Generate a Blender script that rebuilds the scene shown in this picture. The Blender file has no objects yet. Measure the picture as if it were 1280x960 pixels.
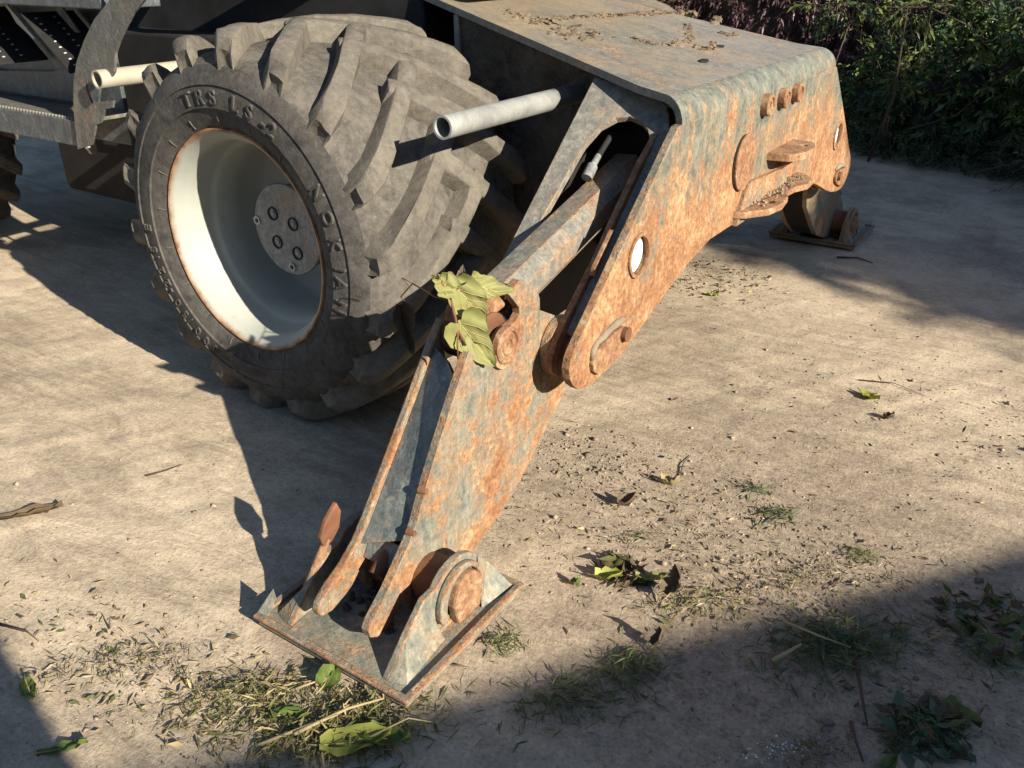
import bpy, bmesh, math, random
import numpy as np
from mathutils import Vector, Matrix
from mathutils.geometry import tessellate_polygon

scene = bpy.context.scene
C = scene.collection
rad = math.radians

# ------------------------------------------------------------------ camera
CAM = Vector((1.8138, -1.4132, 1.2074)); YAW, PITCH, ROLL = 2.1624, -0.4749, -0.0034
fw = Vector((math.cos(PITCH)*math.cos(YAW), math.cos(PITCH)*math.sin(YAW), math.sin(PITCH)))
rt = fw.cross(Vector((0, 0, 1))).normalized(); up = rt.cross(fw)
rt2 = math.cos(ROLL)*rt + math.sin(ROLL)*up; up2 = -math.sin(ROLL)*rt + math.cos(ROLL)*up
cam_data = bpy.data.cameras.new('camera'); cam = bpy.data.objects.new('camera', cam_data); C.objects.link(cam)
cam.matrix_world = Matrix(((rt2.x, up2.x, -fw.x, CAM.x), (rt2.y, up2.y, -fw.y, CAM.y), (rt2.z, up2.z, -fw.z, CAM.z), (0, 0, 0, 1)))
cam_data.sensor_width = 36; cam_data.lens = 29.578; cam_data.clip_end = 500; cam_data.clip_start = 0.02
scene.camera = cam
# ------------------------------------------------------------------ sky, sun, exposure
SUN = Vector((1.0, -0.21, 0.478)).normalized()          # direction towards the sun
world = bpy.data.worlds.new('World'); scene.world = world; world.use_nodes = True
wn = world.node_tree.nodes; wn.clear()
sky = wn.new('ShaderNodeTexSky'); sky.sky_type = 'NISHITA'; sky.sun_disc = False
sky.dust_density = .5; sky.ozone_density = 2.5; sky.sun_elevation = math.asin(SUN.z); sky.sun_rotation = math.atan2(SUN.x, SUN.y)
bgn = wn.new('ShaderNodeBackground'); bgn.inputs[1].default_value = 0.06
wout = wn.new('ShaderNodeOutputWorld')
world.node_tree.links.new(sky.outputs[0], bgn.inputs[0]); world.node_tree.links.new(bgn.outputs[0], wout.inputs[0])
sl = bpy.data.lights.new('sun', 'SUN'); sl.energy = 5.0; sl.angle = rad(0.5); sl.color = (1.0, 0.90, 0.74)
so = bpy.data.objects.new('sun', sl); C.objects.link(so); so.location = SUN*30
so.rotation_euler = SUN.to_track_quat('Z', 'Y').to_euler()
scene.view_settings.view_transform = 'Standard'; scene.view_settings.look = 'None'
scene.view_settings.exposure = 1.16; scene.view_settings.gamma = 1.0; scene.view_settings.use_curve_mapping = False

rng = np.random.default_rng(7); random.seed(7)

# ------------------------------------------------------------------ helpers: noise
def vnoise(x, y, seed=0):
    xi = np.floor(x).astype(np.int64); yi = np.floor(y).astype(np.int64)
    fx = x-xi; fy = y-yi; fx = fx*fx*(3-2*fx); fy = fy*fy*(3-2*fy)
    def h(a, b):
        n = (a*374761393 + b*668265263 + seed*1442695041) & 0xffffffff
        n = ((n ^ (n >> 13))*1274126177) & 0xffffffff
        return ((n ^ (n >> 16)) & 0xffff)/65535.0
    return (h(xi, yi)*(1-fx)+h(xi+1, yi)*fx)*(1-fy)+(h(xi, yi+1)*(1-fx)+h(xi+1, yi+1)*fx)*fy
def fbm(x, y, oct=4, seed=0):
    s = 0; a = .5
    for i in range(oct):
        s = s+a*vnoise(x*2**i, y*2**i, seed+i*17); a *= .5
    return s

# ------------------------------------------------------------------ helpers: materials
def new_mat(name):
    m = bpy.data.materials.new(name); m.use_nodes = True
    nt = m.node_tree; nt.nodes.clear()
    out = nt.nodes.new('ShaderNodeOutputMaterial'); b = nt.nodes.new('ShaderNodeBsdfPrincipled')
    nt.links.new(b.outputs[0], out.inputs[0]); b.inputs['Specular IOR Level'].default_value = .35
    return m, nt, b
class NT:
    def __init__(s, nt):
        s.nt = nt; s.tc = nt.nodes.new('ShaderNodeTexCoord'); s.co = s.tc.outputs['Object']
    def l(s, a, b): s.nt.links.new(a, b)
    def mapping(s, scale=(1, 1, 1), rot=(0, 0, 0), loc=(0, 0, 0), co=None):
        n = s.nt.nodes.new('ShaderNodeMapping'); n.inputs['Scale'].default_value = scale
        n.inputs['Rotation'].default_value = rot; n.inputs['Location'].default_value = loc
        s.l(co or s.co, n.inputs[0]); return n.outputs[0]
    def noise(s, scale, detail=3, rough=.55, co=None, dist=0):
        n = s.nt.nodes.new('ShaderNodeTexNoise'); n.inputs['Scale'].default_value = scale
        n.inputs['Detail'].default_value = detail; n.inputs['Roughness'].default_value = rough
        n.inputs['Distortion'].default_value = dist
        s.l(co or s.co, n.inputs['Vector']); return n.outputs[0]
    def vor(s, scale, co=None, feature='F1', rand=1):
        n = s.nt.nodes.new('ShaderNodeTexVoronoi'); n.inputs['Scale'].default_value = scale; n.feature = feature
        n.inputs['Randomness'].default_value = rand
        s.l(co or s.co, n.inputs['Vector']); return n.outputs[0]
    def ramp(s, fac, stops, interp='LINEAR'):
        n = s.nt.nodes.new('ShaderNodeValToRGB'); n.color_ramp.interpolation = interp
        e = n.color_ramp.elements
        while len(e) < len(stops): e.new(.5)
        for i, (p, c) in enumerate(stops):
            e[i].position = p; e[i].color = (c, c, c, 1) if isinstance(c, (int, float)) else (*c, 1)
        s.l(fac, n.inputs[0]); return n.outputs[0]
    def mix(s, fac, a, b, mode='MIX'):
        n = s.nt.nodes.new('ShaderNodeMix'); n.data_type = 'RGBA'; n.blend_type = mode
        for v, sock in ((fac, n.inputs[0]), (a, n.inputs[6]), (b, n.inputs[7])):
            if isinstance(v, (int, float)): sock.default_value = v
            elif isinstance(v, tuple): sock.default_value = (*v, 1)
            else: s.l(v, sock)
        return n.outputs[2]
    def math(s, op, a, b=0.0):
        n = s.nt.nodes.new('ShaderNodeMath'); n.operation = op; n.use_clamp = op in ('MULTIPLY', 'ADD')
        for v, sock in ((a, n.inputs[0]), (b, n.inputs[1])):
            if isinstance(v, (int, float)): sock.default_value = v
            else: s.l(v, sock)
        return n.outputs[0]
    def bump(s, h, strength, dist, b, prev=None):
        n = s.nt.nodes.new('ShaderNodeBump'); n.inputs['Strength'].default_value = strength; n.inputs['Distance'].default_value = dist
        s.l(h, n.inputs['Height'])
        if prev is not None: s.l(prev, n.inputs['Normal'])
        if b is not None: s.l(n.outputs[0], b.inputs['Normal'])
        return n.outputs[0]

def steel(name, paint, paint2, cover, seed=0, streak=.5, dust=0.0, rough=.72, rust_cols=None, zgrad=None, dust_col=(.36, .29, .2), xdust=None, scuff=.3):
    """old painted steel; cover = share of the surface lost to rust, broken into flakes, runs and stains"""
    m, nt, b = new_mat(name); g = NT(nt)
    co = g.mapping(loc=(seed*3.1, seed*1.7, seed*.9))
    st = g.mapping(scale=(7, 7, 1.1), loc=(seed, seed*2, 0))
    big = g.noise(5.5, 6, .74, co, .2); run = g.noise(2.6, 5, .66, st, .4); fine = g.noise(70, 4, .7, co); mid = g.noise(26, 5, .74, co, .3)
    h = g.mix(.30, g.mix(streak*.6, big, run), mid)
    thr = .5+(.5-cover)*.30
    if zgrad:                                   # the low part of the plate has lost more of its paint
        sz = nt.nodes.new('ShaderNodeSeparateXYZ'); g.l(g.co, sz.inputs[0])
        lift = g.ramp(sz.outputs[2], [(zgrad[0], .5+zgrad[2]), (zgrad[1], .5-zgrad[2])])
        h2 = g.math('ADD', g.math('SUBTRACT', h, .5), lift)
    else: h2 = h
    mask = g.ramp(g.mix(.10, h2, fine), [(thr-.022, 0), (thr+.022, 1)])
    rc = rust_cols or [(.115, .055, .034), (.225, .104, .050), (.305, .172, .086), (.40, .29, .17)]
    rv = g.mix(.5, g.noise(9, 6, .78, co, .25), g.mix(.75, run, fine))
    rust = g.ramp(rv, [(.34, rc[0]), (.45, rc[1]), (.53, rc[2]), (.61, rc[3])])
    pc = g.ramp(g.mix(.55, g.noise(9, 6, .75, st, .6), mid), [(.40, paint), (.50, paint2), (.62, tuple(min(1, v*1.55) for v in paint2))])
    col = g.mix(mask, pc, rust)
    halo = g.ramp(h2, [(thr-.085, 0), (thr-.02, 1), (thr+.03, 0)])      # stained paint round each flake
    col = g.mix(g.math('MULTIPLY', halo, .38), col, rc[2])
    sc = g.ramp(g.noise(13, 5, .8, g.mapping(scale=(1, 3.5, .8), rot=(.5, .15, .5), loc=(seed, 0, 0)), 2.2), [(.60, 0), (.66, 1)])
    col = g.mix(g.math('MULTIPLY', sc, scuff), col, (.40, .36, .28))
    grn = g.ramp(g.noise(95, 4, .8, co, .3), [(.34, .52), (.47, .92), (.56, 1.06), (.68, 1.4)])
    col = g.mix(.55, col, grn, 'MULTIPLY')
    pit = g.ramp(g.noise(150, 3, .6, co), [(.30, 1), (.37, 0)])
    col = g.mix(g.math('MULTIPLY', pit, .55), col, (.045, .026, .018))
    if dust:
        sep = nt.nodes.new('ShaderNodeNewGeometry'); sx = nt.nodes.new('ShaderNodeSeparateXYZ'); g.l(sep.outputs['Normal'], sx.inputs[0])
        flat = g.ramp(sx.outputs[2], [(.35, 0.25), (.95, 1)])
        dn = g.mix(.45, g.noise(4.5, 6, .72, co, .8), g.noise(34, 5, .7, co))
        if xdust:
            sz = nt.nodes.new('ShaderNodeSeparateXYZ'); g.l(g.co, sz.inputs[0])
            dn = g.math('ADD', dn, g.ramp(sz.outputs[0], [(xdust[0], xdust[2]), (xdust[1], 0)]))
        dm = g.ramp(dn, [(.56-.15*dust, 0), (.66, 1)])
        col = g.mix(g.math('MULTIPLY', g.math('MULTIPLY', dm, flat), min(1, dust)), col, dust_col)
    g.l(col, b.inputs['Base Color'])
    r = g.ramp(mask, [(0, rough-.2), (1, .92)]); g.l(r, b.inputs['Roughness'])
    n1 = g.bump(g.mix(.5, h, mask), .6, .0035, None); n2 = g.bump(fine, .6, .0032, None, n1); g.bump(g.noise(160, 3, .7, co), .45, .0014, b, n2)
    return m

def plain(name, col, rough=.7, bumps=(60, .3, .001), var=.25, metal=0, seed=0, col2=None):
    m, nt, b = new_mat(name); g = NT(nt)
    co = g.mapping(loc=(seed*2.3, seed, 0))
    n = g.noise(7, 5, .68, co, .4)
    c2 = col2 or tuple(min(1, v*(1+var)) for v in col); c1 = tuple(v*(1-var) for v in col)
    g.l(g.ramp(n, [(.32, c1), (.66, c2)]), b.inputs['Base Color'])
    b.inputs['Roughness'].default_value = rough; b.inputs['Metallic'].default_value = metal
    g.bump(g.noise(bumps[0], 4, .65, co), bumps[1], bumps[2], b)
    return m

M = {}
M['end_plate'] = steel('rusty_end_plate', (.088, .102, .090), (.145, .152, .125), .50, 1, .6, zgrad=(.46, .92, .085), scuff=.45)
M['leg_plate'] = steel('rusty_leg_plate', (.105, .118, .104), (.175, .178, .148), .46, 3, .12, scuff=.5)
M['rust'] = steel('rusted_edge_steel', (.12, .125, .11), (.18, .17, .14), .88, 5, .3, rust_cols=[(.10, .05, .032), (.20, .095, .05), (.27, .155, .085), (.36, .27, .17)])
M['guard'] = steel('cylinder_guard_steel', (.12, .122, .11), (.17, .168, .145), .36, 25, .3, scuff=.3)
M['grey'] = steel('grey_painted_steel', (.125, .128, .118), (.17, .17, .152), .16, 7, .3, dust=.5, scuff=.2)
M['top'] = steel('dusty_top_steel', (.125, .128, .12), (.165, .164, .148), .20, 9, .1, dust=.85, rough=.62, xdust=(.25, .70, .10), dust_col=(.30, .24, .165), scuff=.2)
M['web'] = steel('blue_grey_web_steel', (.085, .105, .11), (.13, .145, .14), .20, 11, .3, dust=.2, scuff=.4)
M['foot'] = steel('worn_foot_steel', (.125, .138, .12), (.19, .19, .155), .24, 13, .25, dust=.3, scuff=.45)
M['dark'] = plain('near_black_steel', (.014, .014, .015), .8, var=.5)  # near-black: the shade on chassis and turntable is in this colour
M['cavity'] = plain('dark_hollow_steel', (.014, .011, .010), .75, var=.5)  # near-black: shade in the hollows behind the plates is in the colour
M['blue'] = steel('blue_grey_cab_steel', (.045, .054, .063), (.072, .082, .09), .10, 15, .3, dust=.35, rough=.6, scuff=.3)
M['mudguard'] = steel('mudguard_plate_steel', (.085, .086, .08), (.12, .117, .104), .12, 17, .3, dust=.5, dust_col=(.24, .21, .16), scuff=.3)
M['red'] = plain('dark_red_paint', (.018, .005, .005), .6, var=.4)
M['chrome'] = plain('chromed_rod', (.75, .75, .74), .18, (40, .03, .0005), .05, 1)
M['galv'] = plain('galvanised_pipe', (.22, .225, .215), .6, (60, .5, .0015), .42, .1, 2)
M['cream'] = plain('cream_pipe_paint', (.32, .30, .24), .6, (60, .3, .001), .15, 0, 4)
M['cut'] = plain('pale_metal_and_lit_holes', (.40, .39, .35), .5, var=.2)
M['lamp'] = plain('white_marker_lens', (.85, .83, .78), .35, var=.06)
M['brownrust'] = plain('dark_brown_rust', (.15, .068, .036), .85, (80, .6, .002), .45, 0, 8)
M['weld'] = plain('dusty_weld_bead', (.22, .175, .13), .9, (90, .8, .003), .35)
M['soil'] = plain('dark_soil_and_core_shade', (.055, .042, .032), .95, (50, .9, .006), .5)  # also colours the bush cores that stand for inner shade

def rubber(name, base, dust, lo, hi, seed):
    m, nt, b = new_mat(name); g = NT(nt); co = g.mapping(loc=(seed, seed*2, 0))
    n = g.mix(.45, g.noise(8, 5, .68, co, .8), g.noise(42, 5, .7, co))
    col = g.ramp(n, [(lo, base), (hi, dust)])
    spk = g.ramp(g.noise(90, 4, .6, co), [(.60, 0), (.72, 1)])
    col = g.mix(g.math('MULTIPLY', spk, .4), col, tuple(min(1, v*1.5) for v in dust))
    crk = g.ramp(g.vor(26, g.mapping(scale=(1, .5, 1), loc=(seed, 0, 0)), 'DISTANCE_TO_EDGE'), [(0, 1), (.02, 0)])
    col = g.mix(g.math('MULTIPLY', crk, .18), col, tuple(v*.4 for v in base))
    g.l(col, b.inputs['Base Color']); b.inputs['Roughness'].default_value = .9; b.inputs['Specular IOR Level'].default_value = .2
    n1 = g.bump(n, .6, .006, None); n2 = g.bump(g.ramp(g.noise(19, 5, .8, co, 1.5), [(.36, 0), (.42, 1)]), .5, .003, None, n1)
    g.bump(g.noise(110, 4, .7, co), .6, .002, b, n2)
    return m
M['tread'] = rubber('dusty_tread_rubber', (.050, .047, .043), (.132, .121, .104), .38, .60, 1)
M['lug'] = rubber('dusty_lug_rubber', (.078, .071, .061), (.160, .144, .119), .36, .60, 4)
M['sidewall'] = rubber('sidewall_rubber', (.044, .042, .040), (.108, .101, .091), .40, .64, 7)

def rim_paint():
    m, nt, b = new_mat('cream_white_rim_paint'); g = NT(nt)
    sx = nt.nodes.new('ShaderNodeSeparateXYZ'); g.l(g.co, sx.inputs[0])
    r = g.math('POWER', g.math('ADD', g.math('MULTIPLY', sx.outputs[0], sx.outputs[0]), 0), .5)
    # distance from the axle (object origin sits on the axle)
    vl = nt.nodes.new('ShaderNodeVectorMath'); vl.operation = 'LENGTH'
    mp = g.mapping(scale=(1, 0, 1)); g.l(mp, vl.inputs[0])
    n = g.noise(14, 5, .7)
    e = g.math('ADD', vl.outputs['Value'], g.math('MULTIPLY', n, .018))
    edge = g.ramp(e, [(.2965, 0), (.306, 1)])
    base = g.ramp(g.noise(5, 5, .65), [(.3, (.29, .305, .275)), (.65, (.355, .37, .335))])
    spots = g.ramp(g.noise(33, 5, .7), [(.64, 0), (.70, 1)])
    base = g.mix(g.math('MULTIPLY', spots, .5), base, (.22, .11, .05))
    rust = g.ramp(g.noise(22, 5, .7), [(.35, (.13, .055, .025)), (.6, (.36, .20, .09))])
    g.l(g.mix(edge, base, rust), b.inputs['Base Color']); b.inputs['Roughness'].default_value = .65
    g.bump(g.noise(70, 4, .6), .25, .001, b)
    return m
M['rim'] = rim_paint()
M['hub'] = steel('grey_hub_steel', (.13, .14, .145), (.19, .20, .198), .18, 21, .1, dust=.3)

def leafmat(name, c1, c2, c3, rough=.55, trans=.25):
    m, nt, b = new_mat(name); g = NT(nt)
    oi = nt.nodes.new('ShaderNodeNewGeometry')
    col = g.ramp(oi.outputs['Random Per Island'], [(0, c1), (.55, c2), (1, c3)])
    col = g.mix(.35, col, g.ramp(g.noise(30, 4), [(.3, c1), (.7, c3)]))
    g.l(col, b.inputs['Base Color']); b.inputs['Roughness'].default_value = rough
    b.inputs['Specular IOR Level'].default_value = .4
    t = nt.nodes.new('ShaderNodeBsdfTranslucent'); g.l(col, t.inputs[0])
    mx = nt.nodes.new('ShaderNodeMixShader'); mx.inputs[0].default_value = trans
    out = [n for n in nt.nodes if n.type == 'OUTPUT_MATERIAL'][0]
    g.l(b.outputs[0], mx.inputs[1]); g.l(t.outputs[0], mx.inputs[2]); g.l(mx.outputs[0], out.inputs[0])
    return m
M['laurel'] = leafmat('green_laurel_leaf', (.055, .098, .034), (.09, .15, .048), (.15, .21, .075), .34)
M['laurel2'] = leafmat('blue_green_leaf', (.042, .078, .042), (.075, .122, .065), (.115, .16, .09), .34)
M['lime'] = leafmat('lime_green_leaf', (.10, .15, .03), (.16, .21, .05), (.24, .26, .08))
M['purple'] = leafmat('purple_brown_leaf', (.055, .026, .032), (.10, .052, .06), (.17, .105, .108), .42)
M['treeleaf'] = leafmat('tree_leaf', (.03, .055, .015), (.05, .085, .022), (.08, .12, .035))
M['grass'] = leafmat('cut_grass_blade', (.05, .085, .02), (.11, .13, .035), (.26, .22, .10), .7)
M['straw'] = leafmat('dry_straw', (.20, .15, .07), (.32, .25, .13), (.42, .36, .2), .8, .1)
M['wilt'] = leafmat('wilted_leaf_skin', (.17, .185, .055), (.235, .245, .085), (.32, .31, .13), .6)
M['deadleaf'] = leafmat('dead_brown_leaf', (.05, .034, .02), (.10, .07, .042), (.18, .14, .08), .8, .1)
M['yellowleaf'] = leafmat('yellow_green_leaf', (.26, .30, .05), (.32, .35, .07), (.38, .38, .10), .6)
M['greenleaf'] = leafmat('fallen_green_leaf', (.09, .14, .03), (.12, .17, .04), (.16, .2, .06), .5)
M['twig'] = plain('twig_bark', (.085, .06, .042), .9, (120, .6, .001), .4)
M['stalk'] = plain('pale_stalk', (.34, .27, .14), .8, (120, .4, .0006), .3)
M['bark'] = plain('tree_bark', (.10, .075, .055), .95, (25, .9, .02), .4)
M['crumb'] = leafmat('soil_crumbs', (.09, .07, .052), (.24, .19, .142), (.42, .345, .265), .95, 0)
M['white'] = plain('white_flakes', (.8, .8, .78), .8, var=.1)

def ground_mat():
    m, nt, b = new_mat('dusty_compacted_ground'); g = NT(nt)
    st = g.mapping(scale=(1.0, 6.5, 1), rot=(0, 0, rad(-58)))          # drag streaks
    st2 = g.mapping(scale=(1.0, 3.2, 1), rot=(0, 0, rad(-20)))
    big = g.noise(1.3, 5, .62, None, .5); strk = g.noise(3.0, 6, .74, st, .5); strk2 = g.noise(2.6, 5, .72, st2, .9)
    fine = g.noise(42, 5, .7); grit = g.noise(125, 4, .75)
    sm = g.mix(g.ramp(g.noise(.8, 2, .5), [(.42, 0), (.58, 1)]), strk, strk2)
    sy = nt.nodes.new('ShaderNodeSeparateXYZ'); g.l(g.co, sy.inputs[0])
    sm = g.mix(g.ramp(g.math('MULTIPLY', sy.outputs[1], .2), [(.26, 0), (.44, .85)]), sm, g.noise(5.5, 6, .72, None, .4))   # the far yard was not scraped
    t2 = g.mix(.18, g.mix(.5, big, sm), fine)
    col = g.ramp(t2, [(.38, (.24, .193, .143)), (.455, (.342, .279, .206)), (.51, (.438, .36, .264)), (.57, (.525, .436, .32)), (.66, (.60, .505, .375))])
    gr = g.ramp(grit, [(.34, .5), (.47, .95), (.56, 1.04), (.68, 1.3)])
    col = g.mix(.62, col, gr, 'MULTIPLY')
    damp = g.ramp(g.noise(2.2, 5, .7, g.mapping(loc=(4, 2, 0)), .6), [(.56, 0), (.70, 1)])
    col = g.mix(g.math('MULTIPLY', damp, .35), col, (.22, .175, .135))
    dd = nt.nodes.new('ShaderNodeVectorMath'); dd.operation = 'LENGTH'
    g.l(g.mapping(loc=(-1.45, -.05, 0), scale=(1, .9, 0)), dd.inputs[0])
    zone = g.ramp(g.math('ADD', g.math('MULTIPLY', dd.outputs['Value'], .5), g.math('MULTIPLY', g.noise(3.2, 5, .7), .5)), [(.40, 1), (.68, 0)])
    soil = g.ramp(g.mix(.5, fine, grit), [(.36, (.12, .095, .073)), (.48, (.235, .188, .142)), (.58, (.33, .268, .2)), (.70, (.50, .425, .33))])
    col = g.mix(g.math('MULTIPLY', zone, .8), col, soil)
    peb = g.ramp(g.vor(75), [(.0, 1), (.15, 0)]); pk = g.ramp(g.noise(9, 3), [(.5, 0), (.62, 1)])
    col = g.mix(g.math('MULTIPLY', g.math('MULTIPLY', peb, pk), .4), col, (.56, .49, .40))
    g.l(col, b.inputs['Base Color']); b.inputs['Roughness'].default_value = .95; b.inputs['Specular IOR Level'].default_value = .15
    n1 = g.bump(sm, .5, .016, None); n2 = g.bump(fine, .5, .005, None, n1); g.bump(grit, .6, .0032, b, n2)
    return m
M['ground'] = ground_mat()

M['mud'] = plain('dried_tan_mud', (.15, .115, .078), .95, (90, .8, .003), .35)
M['wallmud'] = plain('mud_splashed_wall', (.10, .085, .065), .95, (38, 1.0, .03), .6, 0, 6)
M['edge'] = steel('bare_rusted_edge', (.20, .19, .16), (.27, .25, .2), .60, 27, .2, rust_cols=[(.09, .042, .026), (.19, .085, .042), (.28, .15, .078), (.40, .30, .19)])
EDGE_RUST = {'rusty_end_plate', 'rusty_leg_plate', 'grey_painted_steel', 'worn_foot_steel', 'cylinder_guard_steel', 'blue_grey_web_steel'}

# ------------------------------------------------------------------ helpers: meshes and objects
def link_mesh(name, verts, faces, mat, parent=None, smooth=False, bevel=0, mats=None, midx=None, auto=None, segs=2):
    me = bpy.data.meshes.new(name)
    me.from_pydata([tuple(v) for v in verts], [], [tuple(int(i) for i in f) for f in faces])
    for mm in (mats or [mat]): me.materials.append(mm)
    if midx is not None: me.polygons.foreach_set('material_index', midx)
    if smooth: me.polygons.foreach_set('use_smooth', [True]*len(me.polygons))
    bm = bmesh.new(); bm.from_mesh(me); bmesh.ops.recalc_face_normals(bm, faces=bm.faces)
    if auto is not None:
        for e in bm.edges:
            if len(e.link_faces) == 2 and e.calc_face_angle(0) > rad(auto): e.smooth = False
    bm.to_mesh(me); bm.free(); me.update()
    o = bpy.data.objects.new(name, me); C.objects.link(o)
    if parent is not None: adopt(o, parent)
    if bevel:
        md = o.modifiers.new('bevel', 'BEVEL'); md.width = bevel; md.segments = segs; md.limit_method = 'ANGLE'; md.angle_limit = rad(35)
        md.harden_normals = False
        if mat.name in EDGE_RUST: me.materials.append(M['edge']); md.material = len(me.materials)-1
    return o
WORLD = {}
def adopt(o, parent):
    o.parent = parent
    o.matrix_parent_inverse = WORLD[parent.name].inverted() if parent.name in WORLD else Matrix()
def tag(o, label=None, cat=None, group=None, kind=None):
    if label: o['label'] = label
    if cat: o['category'] = cat
    if group: o['group'] = group
    if kind: o['kind'] = kind
    return o
def empty(name, loc):
    o = bpy.data.objects.new(name, None); C.objects.link(o); o.location = loc; o.empty_display_size = .1
    WORLD[o.name] = Matrix.Translation(loc)
    return o

class Geo:
    def __init__(s): s.v = []; s.f = []; s.m = []
    def add(s, v, f, m=0):
        k = len(s.v); s.v += [tuple(p) for p in v]; s.f += [[i+k for i in q] for q in f]; s.m += [m]*len(f); return s
    def box(s, a, b, m=0):
        (x0, y0, z0), (x1, y1, z1) = a, b
        v = [(x0, y0, z0), (x1, y0, z0), (x1, y1, z0), (x0, y1, z0), (x0, y0, z1), (x1, y0, z1), (x1, y1, z1), (x0, y1, z1)]
        return s.add(v, [(0, 3, 2, 1), (4, 5, 6, 7), (0, 1, 5, 4), (1, 2, 6, 5), (2, 3, 7, 6), (3, 0, 4, 7)], m)
    def prism(s, outline, a, b, axis=0, holes=(), m=0):
        """outline in the two other axes (in order), extruded along axis from a to b"""
        def P(q, w):
            q = list(q); q.insert(axis, w); return tuple(q)
        loops = [list(outline)]+[list(h) for h in holes]
        flat = [p for l in loops for p in l]; n = len(flat)
        v = [P(p, a) for p in flat]+[P(p, b) for p in flat]
        if holes:
            tr = tessellate_polygon([[Vector((p[0], p[1], 0)) for p in l] for l in loops])
            caps = [list(t) for t in tr]
        else: caps = [list(range(n))]
        f = [list(reversed(t)) for t in caps]+[[i+n for i in t] for t in caps]
        k = 0
        for l in loops:
            L = len(l)
            for i in range(L):
                j = (i+1) % L; f.append([k+i, k+j, k+j+n, k+i+n])
            k += L
        return s.add(v, f, m)
    def cyl(s, p0, p1, r0, r1=None, n=20, cap=True, m=0):
        p0, p1 = Vector(p0), Vector(p1); d = (p1-p0).normalized(); r1 = r0 if r1 is None else r1
        a = d.orthogonal().normalized(); b = d.cross(a)
        v = []
        for p, r in ((p0, r0), (p1, r1)):
            for i in range(n):
                t = 2*math.pi*i/n; v.append(p+a*math.cos(t)*r+b*math.sin(t)*r)
        f = [(i, (i+1) % n, n+(i+1) % n, n+i) for i in range(n)]
        if cap: f += [tuple(range(n-1, -1, -1)), tuple(range(n, 2*n))]
        return s.add(v, f, m)
    def pipe(s, p0, p1, r, ri, n=24, m=0):
        p0, p1 = Vector(p0), Vector(p1); d = (p1-p0).normalized(); a = d.orthogonal().normalized(); b = d.cross(a); v = []
        for p, q in ((p0, r), (p1, r), (p1, ri), (p0, ri)):
            for i in range(n):
                t = 2*math.pi*i/n; v.append(p+a*math.cos(t)*q+b*math.sin(t)*q)
        f = []
        for k in range(4):
            k2 = (k+1) % 4
            for i in range(n): f.append((k*n+i, k*n+(i+1) % n, k2*n+(i+1) % n, k2*n+i))
        return s.add(v, f, m)
    def path(s, pts, radii, n=8, m=0, cap=True):
        pts = [Vector(p) for p in pts]; rings = []
        ref = Vector((0.3, .2, 1)).normalized()
        for i, p in enumerate(pts):
            d = (pts[min(i+1, len(pts)-1)]-pts[max(i-1, 0)]).normalized()
            a = d.cross(ref)
            a = d.orthogonal() if a.length < 1e-3 else a
            a.normalize(); b = d.cross(a)
            rings.append([p+(a*math.cos(2*math.pi*k/n)+b*math.sin(2*math.pi*k/n))*radii[i] for k in range(n)])
        v = [q for r in rings for q in r]; f = []
        for i in range(len(pts)-1):
            for k in range(n): f.append((i*n+k, i*n+(k+1) % n, (i+1)*n+(k+1) % n, (i+1)*n+k))
        if cap: f += [tuple(range(n-1, -1, -1)), tuple(range((len(pts)-1)*n, len(pts)*n))]
        return s.add(v, f, m)
    def lathe(s, prof, n=96, m=0, mf=None, close=False):
        """prof = list of (y, r) turned about the Y axis"""
        L = len(prof); v = []
        for y, r in prof:
            for i in range(n):
                t = 2*math.pi*i/n; v.append((r*math.cos(t), y, r*math.sin(t)))
        k0 = len(s.v); s.v += v
        for j in range(L if close else L-1):
            j2 = (j+1) % L
            for i in range(n):
                s.f.append([k0+j*n+i, k0+j*n+(i+1) % n, k0+j2*n+(i+1) % n, k0+j2*n+i]); s.m.append(mf(j) if mf else m)
        return s
    def xf(s, fn): s.v = [fn(p) for p in s.v]; return s
    def obj(s, name, mat, parent=None, smooth=False, bevel=0, auto=None, mats=None, segs=2):
        return link_mesh(name, s.v, s.f, mat, parent, smooth, bevel, mats, s.m if mats else None, auto, segs)
def circ(cy, cz, r, n=24, r2=None, ph=0):
    return [(cy+r*math.cos(ph+2*math.pi*i/n), cz+(r2 or r)*math.sin(ph+2*math.pi*i/n)) for i in range(n)]

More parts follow.
